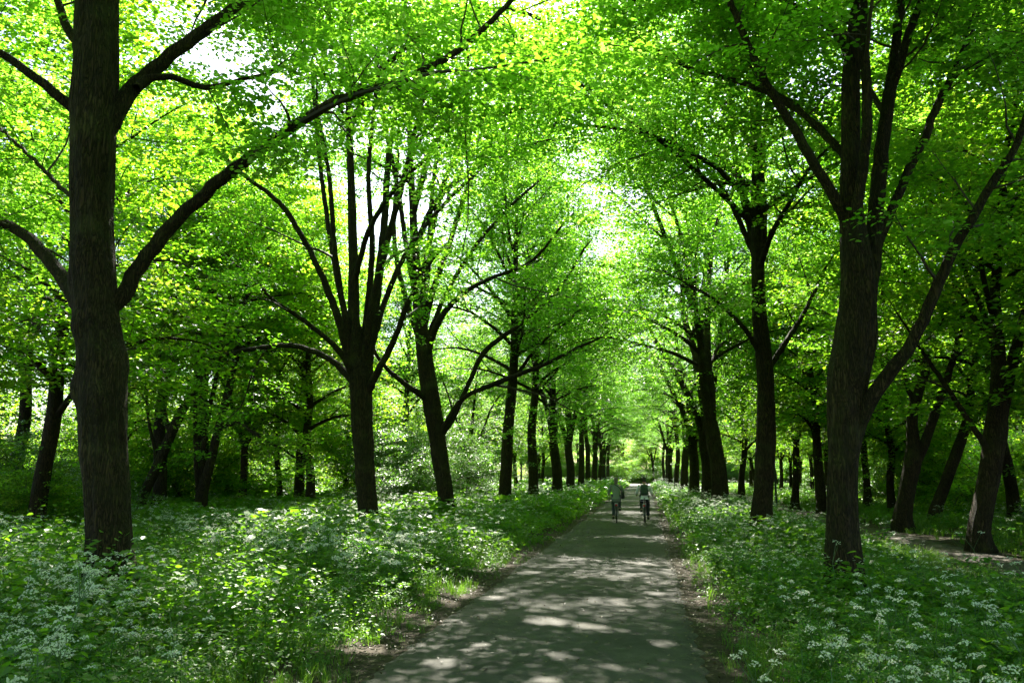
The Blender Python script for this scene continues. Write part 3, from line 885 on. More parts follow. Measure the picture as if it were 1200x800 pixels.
named = [  # pixel, depth, kind, scale, tilt, label
    (329, 45, 'c', .8, .05, 'thin pale woodland trunk half veiled by leaves, left of the forked tree'),
    (406, 52, 'c', .9, 0, 'short glimpse of a woodland trunk close left of the forked tree'),
    (1043, 42, 'c', .85, -.03, 'slim woodland trunk leaning slightly left of the low forked tree'),
    (961, 42, 'c', 1.0, .02, 'woodland trunk close behind the left flank of the stout twin stemmed trunk'),
    (929, 47, 'd', .95, 0, 'slim trunk with a side fork in the gap right of the second right trunk'),
    (1015, 50, 'c', .95, 0, 'woodland trunk close behind the right flank of the stout twin stemmed trunk'),
    (188, 33, 'a', 1.0, .03, 'tall tree seen between the massive trunk and its leaning neighbour, deep in the wood'),
    (238, 40, 'a', 1.15, .02, 'tall tree deep in the wood behind the three stemmed tree'),
    (48, 20, 'c', 1.05, .04, 'thin tree in the wood close to the left edge, left of the massive trunk'),
    (14, 32, 'a', 1.05, -.05, 'tall thin tree at the very left edge deep in the wood'),
    (285, 40, 'd', .95, .10, 'leaning woodland tree right of the three stemmed tree'),
    (352, 46, 'a', 1.0, -.02, 'tall straight woodland tree left of the forked tree'),
    (303, 60, 'c', 1.0, .12, 'far slanting trunk right of the three stemmed tree'),
    (468, 58, 'a', 1.0, .04, 'tall tree behind the white shrub between the second and third trees of the left row'),
    (560, 75, 'c', 1.0, -.06, 'far thin trunk right of the third tree of the left row'),
    (606, 84, 'd', 1.0, .05, 'far thin trunk between the fourth and fifth trees of the left row'),
    (636, 96, 'c', 1.0, -.04, 'far thin trunk right of the fifth tree of the left row'),
    (868, 60, 'c', 1.05, .03, 'far trunk right of the third tree in the row right of the path'),
    (985, 62, 'd', 1.0, -.04, 'far trunk half hidden behind the stout twin stemmed trunk'),
    (1185, 34, 'c', 1.05, .06, 'thin dark trunk at the right edge behind the thick forked tree'),
    (548, 58, 'd', .85, -.2, 'small slanting tree behind the leaning third tree of the left row'),
]
trees_xy = [(-6.9, 10), (3.6, 13), (3.5, 24), (-8, 23), (-7.5, 30), (-19, 30), (-17, 31), (9, 21.7), (9.4, 29), (12, 33)]
for px, d, k, s, tl, lab in named:
    x = at(px, 556, d)[0]
    trees_xy.append((x, d))
    place(k, x, d, lab, 'trees of the wood', s=s, tilt=(0, tl))


def scatter_pts(n, x0, x1, y0, y1, dmin, r, ok=lambda x, y: True):
    out = []
    for _ in range(n * 60):
        if len(out) >= n:
            break
        x, y = r.uniform(x0, x1), r.uniform(y0, y1)
        if ok(x, y) and all((x - a) ** 2 + (y - b) ** 2 > dmin ** 2 for a, b in trees_xy):
            out.append((x, y)); trees_xy.append((x, y))
    return out


r2 = np.random.default_rng(5)
inv = lambda x, y: -.95 * y - 6 < x < .62 * y + 6
for x, y in scatter_pts(38, -46, -13.5, 11, 140, 5.4, r2, lambda x, y: inv(x, y) and not (y < 28 and x > -16)):
    place('cd'[int(r2.integers(2))], x, y, 'slender dark tree in the leafy wood left of the avenue', 'trees of the wood on the left', s=r2.uniform(.8, 1.15),
          tilt=(r2.normal(0, .04), r2.normal(0, .07)))
for x, y in scatter_pts(54, 11.5, 46, 15, 140, 4.4, r2, inv):
    place('cd'[int(r2.integers(2))], x, y, 'slender dark tree in the shady wood beyond the dirt track', 'trees of the wood on the right', s=r2.uniform(.85, 1.2),
          tilt=(r2.normal(0, .04), r2.normal(0, .06)))
for x, y, lab in [(-7.6, -1.5, 'avenue tree added out of frame beside the viewer, left of the path'), (4.6, -1.8, 'avenue tree added out of frame beside the viewer, right of the path')]:
    place('a', x, y, lab, 'added shade trees beside the viewer')  # out of frame, added for their shade and to cover sky
for x, y in scatter_pts(14, -28, 26, -26, -4, 5.0, r2, lambda x, y: not PL - 1 < x < PR + 1):
    place('acd'[int(r2.integers(3))], x, y, 'unseen woodland tree added behind the viewer to block the sky', 'added sky blocking trees behind the viewer', s=1.1)  # unseen, added so that open sky does not brighten the trunks
for x, y in scatter_pts(40, -50, 46, 172, 215, 4.5, r2, lambda x, y: not (abs(x) < 5 and y < 182)):
    place('abcd'[int(r2.integers(4))], x, y, 'far tree beyond the sunlit clearing where the path ends', 'trees beyond the clearing', s=r2.uniform(.95, 1.25))

# ------------------------------------------------------------------ shrubs


def proto_shrub(name, seed, h, w, mat, nst=9, leaf=.09, per=13, blossom=0):
    r = np.random.default_rng(seed)
    root = empty(name)
    sg = Geo(); cr = Crown(r, leaf, per, False, .34)
    for i in range(nst):
        a = i * 2 * PI / nst + r.normal(0, .3)
        P = arch_limb((.15 * math.cos(a), .15 * math.sin(a), -.1), a, r.uniform(.8, 1.45), h * r.uniform(.8, 1.2), r, .09, 8)
        P[:, :2] *= w / h * 1.3
        R = np.linspace(.035, .008, len(P))
        sg.add(*tube(P, R, 6), smooth=True)
        cr.foliate(P, R, .12, .24, (.5, 1.2), forks=2)
    sg.build('stem', BARK, root)
    cg = cr.geo()
    if blossom:
        allp = np.concatenate(cr.pos)
        q = allp[r.integers(0, len(allp), blossom)] + r.normal(0, .05, (blossom, 3))
        q = (q[:, None, :] + r.normal(0, .045, (blossom, 5, 3))).reshape(-1, 3)
        leaves(cg, q, .05, 2, False, .6, None, r)
    cg.build('crown', [mat, TWIG, PETAL], root)
    root['used'] = 0
    return root


PT['s'] = proto_shrub('shrub', 41, 2.6, 2.4, LEAF_S)
PT['t'] = proto_shrub('shrub', 42, 3.6, 3.0, LEAF_W, nst=10, leaf=.10)
PT['w'] = proto_shrub('blossoming_shrub', 43, 4.0, 3.6, LEAF_S, nst=12, leaf=.08, blossom=2600)
for px, d, s, lab in [(478, 44, 1.15, 'tall shrub white with blossom, behind the leaning third tree of the left row'),
                      (28, 26, .85, 'silvery blossoming shrub at the left edge behind the massive trunk'),
                      (545, 66, 1.0, 'far blossoming shrub between the third and fourth trees of the left row')]:
    place('w', at(px, 556, d)[0], d, lab, 'blossoming shrubs', s=s, cat='shrub')
place('t', at(30, 556, 21)[0], 21, 'dark low shrub in deep shade at the left edge below the silvery one', 'shrubs of the wood', s=.62, cat='shrub')
trees_xy = [(x, y) for x, y in trees_xy if abs(x) < 9]
for x, y in scatter_pts(46, -48, -15, 20, 150, 3.0, r2, lambda x, y: inv(x, y) and x < -.28 * y - 9.5 and not (y < 40 and x > -28)):
    place('st'[int(r2.integers(2))], x, y, 'leafy green shrub under the trees of the wood left of the avenue', 'shrubs of the left wood', s=r2.uniform(.7, 1.3), cat='shrub')
for x, y in scatter_pts(12, -36, -12, 46, 100, 3.0, r2, lambda x, y: inv(x, y) and x < -.2 * y - 7.5):
    place('t', x, y, 'tall bright green young shrub filling the gap between trunks in the left wood', 'young growth between the trunks', s=r2.uniform(1.1, 1.6), cat='shrub')
for x, y in scatter_pts(44, 13, 46, 24, 150, 3.2, r2, lambda x, y: inv(x, y) and x > 9 + .12 * y):
    place('st'[int(r2.integers(2))], x, y, 'dark green shrub under the trees beyond the dirt track', 'shrubs of the right wood', s=r2.uniform(.7, 1.3), cat='shrub')
for x, y in scatter_pts(34, -34, 38, 168, 200, 2.6, r2):
    place('st'[int(r2.integers(2))], x, y, 'far green shrub beyond the sunlit clearing', 'shrubs beyond the clearing', s=r2.uniform(1.0, 1.7), cat='shrub')
place('s', at(741, 556, 182)[0], 182, 'low bluish green bush standing where the path ends in the clearing', None, s=.42, cat='bush')

# the wood far off, one mass of leaves all round
r3 = np.random.default_rng(8)
wg = Geo()
N = 8600
th = r3.uniform(0, 1, N)
side = r3.choice(3, N, p=(.25, .25, .5))
X = np.where(side == 0, -50 - r3.uniform(0, 14, N), np.where(side == 1, 48 + r3.uniform(0, 14, N), -75 + 150 * th))
Y = np.where(side == 2, 205 + r3.uniform(0, 40, N), 8 + 235 * th)
keep = (X > -1.0 * Y - 14) & (X < .68 * Y + 14) & ~((side == 0) & (Y > 105) & (Y < 140))
X, Y = X[keep], Y[keep]
Hh = 11 + 3.5 * wig(X * .11, Y * .10, 2)
Z = Hh * r3.uniform(0, 1, len(X)) ** .9
C = np.stack([X, Y, Z], -1)
P = (C[:, None, :] + r3.normal(0, 1, (len(C), 22, 3)) * np.array([.75, .75, .42])).reshape(-1, 3)
P[:, 2] = np.abs(P[:, 2])
leaves(wg, P, .42, 0, False, .55, np.repeat(np.clip(r3.normal(.5, .2, len(C)), 0, 1), 22), r3)
tag(wg.build('woods', LEAF_W), kind='stuff')

# ------------------------------------------------------------------ undergrowth


def arr(g):
    """vertices, faces, material, tint of a prototype with equal face sizes"""
    return (np.concatenate(g.v), np.concatenate(g.f), np.concatenate(g.m), np.concatenate(g.t))


def herb_proto(seed, h, n, leaf, hi=True, spread=.16):
    r = np.random.default_rng(seed); g = Geo()
    k = np.arange(n)
    z = h * (.18 + .82 * (k + r.uniform(0, 1, n)) / n)
    a = k * 2.4 + r.normal(0, .4, n)
    q = spread * r.uniform(.3, 1.2, n) * (1.15 - .5 * z / h)
    pos = np.stack([q * np.cos(a), q * np.sin(a), z], -1)
    out = np.stack([np.cos(a), np.sin(a), np.full(n, -.25)], -1)
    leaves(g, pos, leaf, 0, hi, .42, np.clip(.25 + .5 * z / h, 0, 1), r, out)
    return arr(g)


def grass_proto(seed, h, n, w):
    r = np.random.default_rng(seed)
    V, F = [], []
    for i in range(n):
        a = r.uniform(0, 2 * PI); b = r.uniform(.1, .75); l = h * r.uniform(.5, 1.2)
        d = np.array([math.cos(a), math.sin(a), 0]); s = np.array([-d[1], d[0], 0]) * w * .5
        o = np.array([r.normal(0, .05), r.normal(0, .05), 0])
        p1 = o + d * l * b * .35 + np.array([0, 0, l * .6]); p2 = o + d * l * b + np.array([0, 0, l * (1 - .35 * b)])
        k = len(V)
        V += [o - s, o + s, p1 + s * .8, p1 - s * .8, p2]
        F += [(k, k + 1, k + 2), (k, k + 2, k + 3), (k + 3, k + 2, k + 4)]
    return (np.array(V), np.array(F), np.zeros(len(F), int), np.repeat(r.uniform(0, 1, n), 3))


def frond(g, base, d, length, r, nl=8, leaf=.03, mat=0, pin=5):
    """one ferny leaf: pairs of pinnae set with small leaflets"""
    d = unit(d)
    s = unit(np.cross(d, [0, 0, 1]))
    pos, out = [], []
    for i in range(nl):
        t = (i + .6) / nl
        c = np.asarray(base) + d * length * t + np.array([0, 0, -.35 * length * t * t])
        wl = length * .55 * (1 - t) + .015
        for sd in (-1, 1):
            m = max(1, int(pin * (1 - t) + 1))
            for j in range(m):
                q = (j + .6) / m
                pos.append(c + s * sd * wl * q + d * wl * .35 * q + r.normal(0, .008, 3))
                out.append(s * sd * .5 + d)
    leaves(g, np.array(pos), leaf, mat, False, .35, np.full(len(pos), np.clip(r.normal(.5, .2), 0, 1)), r, np.array(out))


def umbel(g, c, R, r, n, mat, fine):
    """flat-topped white flower head of many small heads"""
    for i in range(n):
        q = math.sqrt((i + .5) / n) * R; a = i * 2.4 + r.normal(0, .2)
        p = np.asarray(c) + np.array([q * math.cos(a), q * math.sin(a), -.55 * q * q / R + r.normal(0, .006)])
        rr = R * (.9 / math.sqrt(n)) * r.uniform(.75, 1.1)
        if fine:
            k = 7
            aa = np.arange(k) * 2 * PI / k + r.uniform(0, 1)
            tilt = r.normal(0, .25, 2)
            ring = np.stack([rr * np.cos(aa) * r.uniform(.65, 1.2, k), rr * np.sin(aa) * r.uniform(.65, 1.2, k), np.zeros(k)], -1)
            ring[:, 2] = ring[:, 0] * tilt[0] + ring[:, 1] * tilt[1] + r.normal(0, .004, k)
            V = np.vstack([p + [0, 0, rr * .7], p + ring])
            F = [(0, 1 + j, 1 + (j + 1) % k) for j in range(k)]
            g.add(V, F, mat, r.uniform(0, 1, k))
        else:
            aa = np.arange(4) * PI / 2 + r.uniform(0, 1)
            V = np.stack([p[0] + rr * 1.1 * np.cos(aa), p[1] + rr * 1.1 * np.sin(aa), p[2] + r.normal(0, .35 * rr, 4)], -1)
            g.add(V, [(0, 1, 2), (0, 2, 3)], mat, r.uniform(0, 1, 2))


def stick(g, p, q, ra, rb, mat, sides=3):
    V, F = tube(np.array([p, (np.asarray(p) + q) / 2, q]), [ra, (ra + rb) / 2, rb], sides)
    F = np.concatenate([F[:, [0, 1, 2]], F[:, [0, 2, 3]]])
    g.add(V, F, mat)


def parsley_proto(seed, h, nf=7, nu=5, fine=False, leaf=.032):
    """one cow parsley: returns stem, leaf and flower geometry"""
    r = np.random.default_rng(seed)
    st, lf, fl = Geo(), Geo(), []
    top = np.array([r.normal(0, .05), r.normal(0, .05), h * .72])
    stick(st, (0, 0, -.05), top, .006, .004, 0, 4 if fine else 3)
    for i in range(nf):
        t = .1 + .75 * i / nf
        a = i * 2.4 + r.normal(0, .3)
        b = top * t
        frond(lf, b, (math.cos(a), math.sin(a), .55), r.uniform(.24, .38) * (1.1 - .5 * t), r, 8 if fine else (4 if nu == 3 else 6), leaf if fine else leaf * 1.25, 0, 2 if nu == 3 else 5)
    for i in range(nu):
        a = i * 2.4 + r.uniform(0, 1)
        e = top + np.array([math.cos(a) * .14, math.sin(a) * .14, h * .28 * r.uniform(.5, 1.1)]) * (r.uniform(.35, 1.25))
        stick(st, top, e - np.array([0, 0, .03]), .003, .002, 0)
        R = r.uniform(.028, .05)
        f = Geo()
        nn = 14 if fine else 7
        if fine:
            for j in range(7):
                aa = j * .9
                stick(f, e - np.array([0, 0, .03]), e + np.array([R * .7 * math.cos(aa), R * .7 * math.sin(aa), -.005]), .0012, .0009, 1)
        umbel(f, e, R, r, nn, 0, fine)
        fl.append(f)
    return st, lf, fl


def scatter(geo, protos, xy, scale, r, base=0, hs=None):
    """write turned and scaled copies of the prototypes into one mesh"""
    n = len(xy)
    which = r.integers(0, len(protos), n)
    z = ground_z(xy[:, 0], xy[:, 1])
    for k, (V, F, M, T) in enumerate(protos):
        i = np.where(which == k)[0]
        if len(i) == 0:
            continue
        a = r.uniform(0, 2 * PI, len(i)); s = scale[i]
        c, sn = np.cos(a) * s, np.sin(a) * s
        hz = s if hs is None else s * hs[i]
        lx, ly = r.normal(0, .16, len(i)), r.normal(0, .16, len(i))
        X = V[None, :, 0] * c[:, None] - V[None, :, 1] * sn[:, None]
        Y = V[None, :, 0] * sn[:, None] + V[None, :, 1] * c[:, None]
        Zl = V[None, :, 2] * hz[:, None]
        W = np.stack([X + Zl * lx[:, None] + xy[i, 0][:, None], Y + Zl * ly[:, None] + xy[i, 1][:, None], Zl + z[i][:, None]], -1)
        FF = F[None] + (np.arange(len(i)) * len(V))[:, None, None]
        tt = np.clip(np.tile(T, len(i)) + np.repeat(r.normal(0, .15, len(i)), len(T)), 0, 1)
        mm = np.tile(M, len(i)) + base
        geo.v.append(W.reshape(-1, 3)); geo.f.append(FF.reshape(-1, F.shape[1]) + geo.n)
        geo.m.append(mm.astype(np.int32)); geo.t.append(tt); geo.s.append(np.zeros(len(tt), bool))
        geo.n += len(i) * len(V)


def rnd_xy(y0, y1, dens, r, side):
    """points in the view wedge left or right of the path at a density per square metre"""
    if side < 0:
        xa, xb = max(-.88 * y1 - 1.5, -46), PL
    else:
        xa, xb = PR, min(.56 * y1 + 1.5, 44)
    n = int(dens * (xb - xa) * (y1 - y0))
    x = r.uniform(xa, xb, n); y = r.uniform(y0, y1, n)
    k = (x > -.88 * y - 1.5) & (x < .56 * y + 1.5)
    return np.stack([x[k], y[k]], -1)


def edge(xy):
    """distance from the nearest path or track edge, negative on it"""
    x = xy[:, 0]
    d = np.where(x < -1, PL - x, x - PR)
    t = np.maximum(TL - x, x - TR)
    return np.where(x > 3, np.minimum(d, t), d)


r4 = np.random.default_rng(17)
herbs, grass, ferny = Geo(), Geo(), Geo()
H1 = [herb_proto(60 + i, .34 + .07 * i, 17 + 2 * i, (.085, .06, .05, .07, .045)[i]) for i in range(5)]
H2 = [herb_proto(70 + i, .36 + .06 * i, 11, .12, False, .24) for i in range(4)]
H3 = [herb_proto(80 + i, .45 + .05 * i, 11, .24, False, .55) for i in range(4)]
G1 = [grass_proto(90 + i, .26 + .03 * i, 16, .008) for i in range(4)]
G2 = [grass_proto(94 + i, .28, 12, .02) for i in range(3)]


def par_arr(seed, h, nf, nu, fine, leaf):
    st, lf, fl = parsley_proto(seed, h, nf, nu, fine, leaf)
    g = Geo()
    for q, base in ((st, 0), (lf, 1)):
        off = g.n
        for v, f, m, t in zip(q.v, q.f, q.m, q.t):
            g.v.append(v); g.f.append(f + off); g.m.append(np.full(len(f), base, np.int32)); g.t.append(t); g.s.append(np.zeros(len(t), bool)); g.n += len(v)
    for q in fl:
        off = g.n
        for v, f, m, t in zip(q.v, q.f, q.m, q.t):
            g.v.append(v); g.f.append(f + off); g.m.append(np.where(m == 0, 2, 0).astype(np.int32)); g.t.append(t); g.s.append(np.zeros(len(t), bool)); g.n += len(v)
    return arr(g)


P1 = [par_arr(100 + i, +.62 + .06 * i, 7, 2, True, .034) for i in range(4)]
P2 = [par_arr(110 + i, .66 + .06 * i, 5, 2, False, .055) for i in range(4)]
P3 = [par_arr(120 + i, .66 + .06 * i, 3, 3, 0, .10) for i in range(3)]

PB = [par_arr(130 + i, .6 + .06 * i, 8, 0, True, .034) for i in range(4)]
PB2 = [par_arr(136 + i, .62, 6, 0, False, .055) for i in range(4)]
BANDS = [(3.4, 9, 46, H1, 1.0), (9, 18, 34, H1, 1.05), (18, 34, 20, H2, 1.1), (34, 62, 8, H3, .9), (62, 150, 3.2, H3, 1.15)]
for y0, y1, dens, pr, sc in BANDS:
    for side in (-1, 1):
        xy = rnd_xy(y0, y1, dens * (1 if side < 0 else .75), r4, side)
        e = edge(xy)
        w = wig(xy[:, 0] * .55, xy[:, 1] * .5, 2.0)
        if side < 0:
            p = np.clip((e - .28 + .28 * w) / .6, 0, 1) * (.8 + .2 * w)
        else:
            p = np.clip((e - .2 + .18 * w) / .4, 0, 1) * np.where(xy[:, 0] > 4.6, .38 + .3 * w, .7)
        xy = xy[r4.uniform(0, 1, len(xy)) < p]
        e = edge(xy)
        w = wig(xy[:, 0] * .4, xy[:, 1] * .4, 5.0)
        s = sc * np.clip(.45 + e * .22, .4, 1.0) * (1.15 + .5 * w) * r4.uniform(.65, 1.3, len(xy))
        if side > 0:
            s *= np.where(xy[:, 0] > 4.6, .5, .85)
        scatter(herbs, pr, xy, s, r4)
for y0, y1, dens, pr, sc in [(4, 10, 70, G1, 1), (10, 22, 34, G1, 1.15), (22, 50, 12, G2, 1.15), (50, 150, 3.0, G2, 1.7)]:
    for side in (-1, 1):
        xy = rnd_xy(y0, y1, dens, r4, side)
        e = edge(xy)
        w = wig(xy[:, 0] * .8, xy[:, 1] * .7, 9.0)
        p = np.clip((e - .02 + .25 * w) / .4, 0, 1) * np.clip(.6 + .5 * w, .15, 1)
        if side > 0:
            p *= np.clip((e - .1) / .3, 0, 1)
        keep = r4.uniform(0, 1, len(xy)) < p
        xy = xy[keep]; e = edge(xy)
        s = sc * np.clip(.35 + e * .5, .3, 1.05) * r4.uniform(.6, 1.25, len(xy))
        scatter(grass, pr, xy, s, r4)
for y0, y1, dens, pr, sc in [(3.4, 10, 9, P1, 1), (10, 20, 8, P2, 1.0), (20, 42, 5.0, P3, 1.1), (42, 95, 1.6, P3, 1.35), (95, 150, .7, P3, 1.7)]:
    for side in (-1, 1):
        xy = rnd_xy(y0, y1, dens * (1.0 if side < 0 else 1.5), r4, side)
        e = edge(xy)
        w = wig(xy[:, 0] * .5, xy[:, 1] * .42, 7.0)
        if side < 0:
            p = np.clip((e - .9) / .8, 0, 1) * np.clip(.42 + 1.1 * w, .05, 1) * np.where(xy[:, 0] < -16, .3, 1)
        else:
            p = np.clip((e - .55 + .1 * w) / .5, 0, 1) * np.where(xy[:, 0] > 5.0, .10, .8)
        xy = xy[r4.uniform(0, 1, len(xy)) < p]
        e = edge(xy)
        s = sc * np.clip(.6 + e * .3, .5, 1.0) * r4.uniform(.7, 1.15, len(xy))
        s *= 1.15 if side < 0 else 1.0
        scatter(ferny, pr + (PB if side > 0 and pr is P1 else PB2 if side > 0 and pr is P2 else []), xy, s, r4)
PF = [par_arr(150 + i, .70 + .07 * i, 5, 6, True, .034) for i in range(4)]
for y0, y1, dens in [(4.5, 9, 7), (9, 17, 7), (17, 26, 4)]:
    xy = rnd_xy(y0, y1, dens, r4, -1)
    e = edge(xy)
    w = wig(xy[:, 0] * .62, xy[:, 1] * .55, 12.0)
    band = np.exp(-((e - 2.3) / 1.6) ** 2)
    xy = xy[r4.uniform(0, 1, len(xy)) < np.clip(2.2 * w - .15, 0, 1) * np.clip(e - .7, 0, 1) * (.25 + .9 * band)]
    scatter(ferny, PF, xy, r4.uniform(.85, 1.3, len(xy)), r4)
tag(herbs.build('undergrowth', HERB), kind='stuff')
tag(grass.build('grass', GRASS), kind='stuff')
tag(ferny.build('cow_parsley', [STALK, FERNY, PETAL]), kind='stuff')

# fallen bits on the verge and the path
lit = Geo()
n = 9000
x = np.concatenate([r4.uniform(PL - .9, PL + .15, n // 3), r4.uniform(PR - .12, PR + .7, n // 3), r4.uniform(PL, PR, n // 4), r4.uniform(TL - 1.2, TR + 1.2, n // 3)])
y = r4.uniform(5, 34, len(x))
k = (x > PL - .3) & (x < PR + .1)
z = np.where(k, .024, ground_z(x, y) + .012)
leaves(lit, np.stack([x, y, z], -1), .035, 0, False, .3, None, r4, None, .0)
LITTER = leaf_mat('dead_leaf', [(0, (.05, .035, .02)), (1, (.16, .12, .06))], [(0, (.06, .05, .02)), (1, (.14, .1, .04))], fac=.25)
tag(lit.build('leaf_litter', LITTER), kind='stuff')

# cow parsley plants close enough to tell apart
PROTO_P = []
for i in range(4):
    root = empty('cow_parsley_plant')
    st, lf, fl = parsley_proto(140 + i, .78 + .05 * i, 8, 6, True, .034)
    st.build('stem', STALK, root)
    lf.build('foliage', FERNY, root)
    for f in fl:
        f.build('flower_head', [PETAL, STALK], root)
    PROTO_P.append(root)
LONE = [  # px, py of the flower tops, depth, label
    (1160, 772, 4.9, 'bright white cow parsley at the lower right corner'),
    (1128, 790, 4.6, 'cow parsley cut by the bottom edge, just left of the lower right corner'),
    (978, 742, 5.6, 'cow parsley with a clear white head low on the right verge'),
    (1010, 756, 5.5, 'cow parsley with spread heads just right of the one with the clear white head'),
    (902, 756, 5.6, 'small cow parsley by the bare soil at the right edge of the path'),
    (1190, 712, 6.5, 'cow parsley with pale heads at the right edge, above the lower right corner'),
    (907, 604, 20.5, 'tall sunlit white cow parsley at the foot of the second right trunk'),
    (935, 686, 8.4, 'cow parsley among dense ferny leaves left of the stout right trunk'),
    (1075, 690, 8.0, 'cow parsley right of the stout right trunk, before the dirt track'),
    (392, 690, 8.7, 'white cow parsley at the path side of the left verge'),
    (383, 716, 7.9, 'cow parsley leaning over bare soil at the left edge of the path'),
    (350, 668, 9.8, 'tall cow parsley in the middle of the left flower bank'),
    (305, 690, 9.0, 'cow parsley in shade in the left flower bank'),
    (100, 735, 7.2, 'cow parsley in front of the foot of the massive trunk'),
    (18, 718, 7.4, 'pale cow parsley at the left edge in front of the massive trunk'),
    (50, 752, 6.4, 'cow parsley in the lower left corner'),
    (215, 668, 9.8, 'sunlit cow parsley just right of the foot of the massive trunk'),
]
for i, (px, py, d, lab) in enumerate(LONE):
    o = PROTO_P[i] if i < len(PROTO_P) else copy_tree(PROTO_P[i % len(PROTO_P)])
    p = at(px, py, d)
    gz = float(ground_z(p[0], p[1]))
    s = min(1.35, max(.6, (p[2] - gz) / .86))
    o.location = (p[0], p[1], gz); o.scale = (s, s, s); o.rotation_euler = (0, 0, i * 1.7)
    tag(o, lab, 'cow parsley', 'cow parsley plants along the path')

# the thin post in the wood
pg = Geo()
p = at(908, 556, 46)
pg.add(*tube(np.array([[0, 0, -.3], [0, 0, 2], [0, 0, 4.6], [0, 0, 5.3]]), [.06, .055, .045, .04], 10), smooth=True)
post = empty('lamp_post', (p[0], p[1], float(ground_z(p[0], p[1]))))
pg.build('post', plain('dark_green_paint', (.03, .04, .035), .45), post)
hg = Geo()
hg.add(*tube(np.array([[0, 0, 5.28], [0, 0, 5.36], [0, 0, 5.5], [0, 0, 5.56]]), [.05, .17, .19, .03], 12), smooth=True)
hg.build('lamp_head', plain('lamp_grey', (.2, .2, .19), .4), post)
tag(post, 'thin dark post standing in the gap right of the second right trunk', 'lamp post')

# ------------------------------------------------------------------ two cyclists riding away
RUBBER = plain('tyre_rubber', (.02, .02, .02), .7)
STEEL = plain('grey_steel', (.45, .46, .47), .3, .9)
BLACKP = plain('black_paint', (.02, .022, .025), .35)
LEATHER = plain('dark_saddle', (.03, .025, .02), .5)
REDL = plain('red_reflector', (.45, .02, .02), .3)
SKIN = plain('skin', (.50, .30, .21), .55)
HAIR_D = plain('dark_hair', (.025, .02, .016), .6)
HAIR_G = plain('grey_brown_hair', (.16, .13, .10), .6)
COAT = plain('grey_green_cloth', (.20, .235, .20), .9, noise=.12, nscale=30)
JACKET = plain('pale_grey_cloth', (.74, .75, .74), .9, noise=.10, nscale=30)
DENIM = plain('dark_trousers', (.025, .027, .032), .9, noise=.2, nscale=40)
BLUE = plain('slate_trousers', (.05, .06, .075), .9, noise=.2, nscale=40)
PACK = plain('dark_green_pack', (.03, .055, .035), .8, noise=.2, nscale=25)
BAGM = plain('black_bag', (.018, .018, .02), .7, noise=.2, nscale=25)
SHOE = plain('dark_shoe', (.03, .026, .022), .6)


def ring(R, w, z=0.0, n=36, k=8, ax=(0, 1, 2)):
    """closed torus in the y-z plane"""
    a = np.arange(n) * 2 * PI / n; b = np.arange(k) * 2 * PI / k
    r = R + w * np.cos(b)[None, :]
    V = np.stack([np.broadcast_to(w * np.sin(b)[None, :], (n, k)), r * np.cos(a)[:, None], r * np.sin(a)[:, None] + z], -1)
    i = np.arange(n)[:, None] * k; i2 = ((np.arange(n)[:, None] + 1) % n) * k
    j = np.arange(k)[None, :]; j2 = (j + 1) % k
    return V.reshape(-1, 3), np.stack([i + j, i2 + j, i2 + j2, i + j2], -1).reshape(-1, 4)


def tb(g, pts, r, sides=8, step=.06):
    r = [r] * len(pts) if np.isscalar(r) else r
    P, R = resample(pts, r, step) if len(pts) > 2 else (np.array(pts, float), np.array(r))
    # closed ends
    P = np.vstack([P[0] - .001 * unit(P[1] - P[0]), P, P[-1] + .001 * unit(P[-1] - P[-2])])
    R = np.concatenate([[.0005], R, [.0005]])
    g.add(*tube(P, R, sides), smooth=True)


def shell(g, rings, sides=14):
    """closed lofted body: rings of (centre, half width x, half depth y)"""
    a = np.arange(sides) * 2 * PI / sides
    V = np.array([[(c[0] + sx * math.cos(t), c[1] + sy * math.sin(t), c[2]) for t in a] for c, sx, sy in rings]).reshape(-1, 3)
    n = len(rings)
    i = np.arange(n - 1)[:, None] * sides; j = np.arange(sides)[None, :]; k = (j + 1) % sides
    g.add(V, np.stack([i + j, i + k, i + sides + k, i + sides + j], -1).reshape(-1, 4), smooth=True)
    g.add(V[:sides], [list(range(sides))[::-1]]); g.add(V[-sides:], [list(range(sides))])


